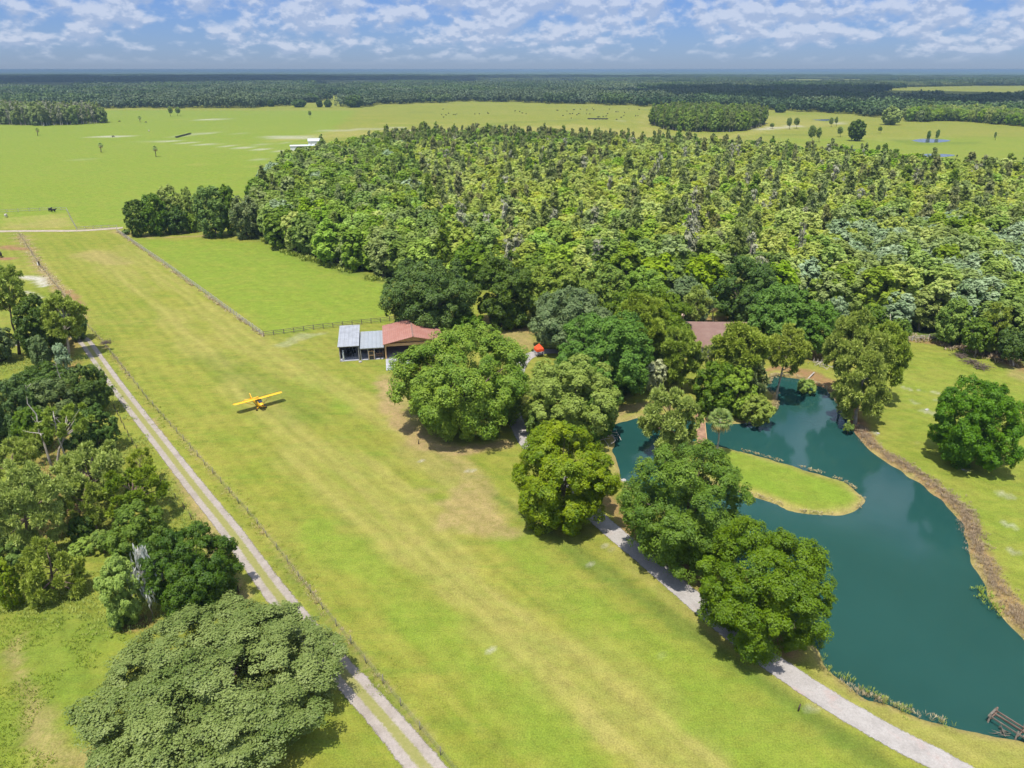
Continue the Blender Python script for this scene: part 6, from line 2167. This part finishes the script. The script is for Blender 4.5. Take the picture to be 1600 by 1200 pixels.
tufts('bank_scrub', 'brown dead scrub along the right bank of the pond', along(BANK, .60, 22, 5, gap=.08) + np.array([.5, 0]), .45, 15, 'scrub', .6, .02, 5)
tufts('bank_scrub', 'pale dead grass on the right bank of the pond', along(BANK, .6, 9, 6, gap=.3) + np.array([1.3, 0]), .35, 10, 'scrub', .6, .03, 6)
tufts('bank_reeds', 'green reeds in the water at the right bank', along([(1545, 905), (1556, 935), (1580, 962)], .6, 8, 7, gap=.3) + np.array([-1.2, 0]), .5, 9, 'weed', .5, .05, 7, z=None)
tufts('bank_reeds', 'straw-coloured reeds along the lower pond shore', along([(1305, 1055), (1335, 1078), (1352, 1086), (1392, 1100), (1440, 1117), (1478, 1131)], .25, 9, 8, gap=.42), .5, 9, 'straw', .3, .02, 8)
tufts('bank_reeds', 'green and straw reeds below the pond oaks', along([(1270, 1015), (1300, 1050), (1390, 1100), (1480, 1132)], .35, 8, 9, gap=.3), .5, 8, 'weed', .3, .03, 9)
ISL = [(1100, 690), (1150, 701), (1200, 714), (1250, 729), (1300, 743), (1330, 757), (1348, 775), (1346, 791), (1320, 801), (1280, 802), (1245, 796), (1210, 783), (1170, 769)]
tufts('bank_reeds', 'short straw grass rimming the grassy spit', along(ISL, .22, 7, 10, gap=.4), .26, 9, 'straw', .3, .035, 10)
tufts('bank_reeds', 'short straw grass round the headland and pond head', along([(1100, 655), (1150, 659), (1190, 653), (1212, 636), (1211, 616), (1196, 602), (1210, 585), (1243, 588), (1275, 598), (1300, 612), (1325, 650)], .3, 12, 11, gap=.2), .45, 9, 'straw', .35, .04, 11)
rng = np.random.default_rng(90)
MEADOW = poly_w([(0, 960), (120, 970), (170, 1000), (130, 1080), (118, 1200), (-60, 1260), (-60, 960)])
q = fill(None, .62, rng, MEADOW)
q = q[vnoise(q, 2.6, 5) > .48]
tufts('meadow_weeds', 'knee-high green weeds of the lower left meadow', q, .38, 10, 'weed', .5, .045, 12)
UNDER = poly_w([(-60, 560), (60, 540), (150, 560), (235, 690), (300, 800), (385, 930), (420, 1000), (160, 1000), (0, 960), (-60, 960)])
q = fill(None, .85, rng, UNDER)
q = q[vnoise(q, 4, 6) > .40]
tufts('undergrowth', 'low green undergrowth on the left woodland floor', q, .50, 9, 'weed', .7, .06, 13)
VERGE = along([(188, 660), (222, 712), (278, 796), (322, 862), (365, 935)], .6, 9, 14, gap=.3)
tufts('undergrowth', 'grassy weeds on the verge of the gravel track', VERGE, .36, 9, 'weed', .5, .04, 14)
EDGE = along([(400, 366), (450, 396), (520, 416), (560, 429), (600, 440)], 1.0, 3, 15, gap=.2)
tufts('undergrowth', 'green brush along the paddock edge of the wood', EDGE, 1.3, 12, 'weed', 1.3, .22, 15)
EDGE = along([(1410, 524), (1450, 532), (1520, 549), (1570, 563), (1640, 590)], 1.5, 4, 16, gap=.2)
tufts('undergrowth', 'brown brush along the lawn edge of the right wood', EDGE, .9, 12, 'scrub', 1.0, .10, 16)

# ------------------------------------------------------------------ fair-weather clouds standing over the far woods, and the air
def cloud(label, gx, gy, rx, ry, seed, alt=1300.0):
    """gx, gy: the ground its shadow falls on"""
    rng = np.random.default_rng(seed)
    k = alt / SUN_DIR.z
    cx, cy = gx + SUN_DIR.x * k, gy + SUN_DIR.y * k
    bm = bmesh.new()
    n = 46
    for i in range(n):
        a = rng.uniform(0, 6.28)
        r = math.sqrt(rng.uniform(0, 1)) * .86
        rad = rng.uniform(.22, .36) * min(rx, ry)
        m_ = Matrix.Translation((cx + math.cos(a) * r * rx, cy + math.sin(a) * r * ry, alt + rng.uniform(0, .4) * rad)) @ Matrix.Diagonal((rad * rng.uniform(1, 1.5), rad, rad * .55, 1))
        bmesh.ops.create_icosphere(bm, subdivisions=3, radius=1.0, matrix=m_)
    me = bpy.data.meshes.new('clouds')
    bm.to_mesh(me)
    bm.free()
    me.polygons.foreach_set('use_smooth', [True] * len(me.polygons))
    me.materials.append(M['cloud'])
    return tag(link('clouds', me), label, None, None, 'stuff')


m, n, l = new_mat('cloud_white')
df = n.new('ShaderNodeBsdfDiffuse')
df.inputs[0].default_value = (.85, .86, .88, 1)
finish(n, l, df.outputs[0])
M['cloud'] = m
cloud('white heap cloud floating above the shaded woods to the right', 1330, 1780, 1150, 640, 1)
cloud('white heap cloud floating above the shaded woods to the left', -2700, 4300, 2200, 1900, 2)
cloud('small white heap cloud floating above the distant middle woods', -200, 5200, 1500, 700, 3)

hz = MB()
hz.box((0, 0, 28.0), (150000, 150000, 66.0))
m, n, l = new_mat('haze_air')
pv = n.new('ShaderNodeVolumePrincipled')
pv.inputs['Color'].default_value = (.28, .42, .57, 1)
pv.inputs['Density'].default_value = 1.2e-4
pv.inputs['Anisotropy'].default_value = 0.0
o_ = n.new('ShaderNodeOutputMaterial')
l.new(pv.outputs[0], o_.inputs['Volume'])
tag(hz.build('haze', m), 'thin blue haze lying over the far woods', None, None, 'stuff')
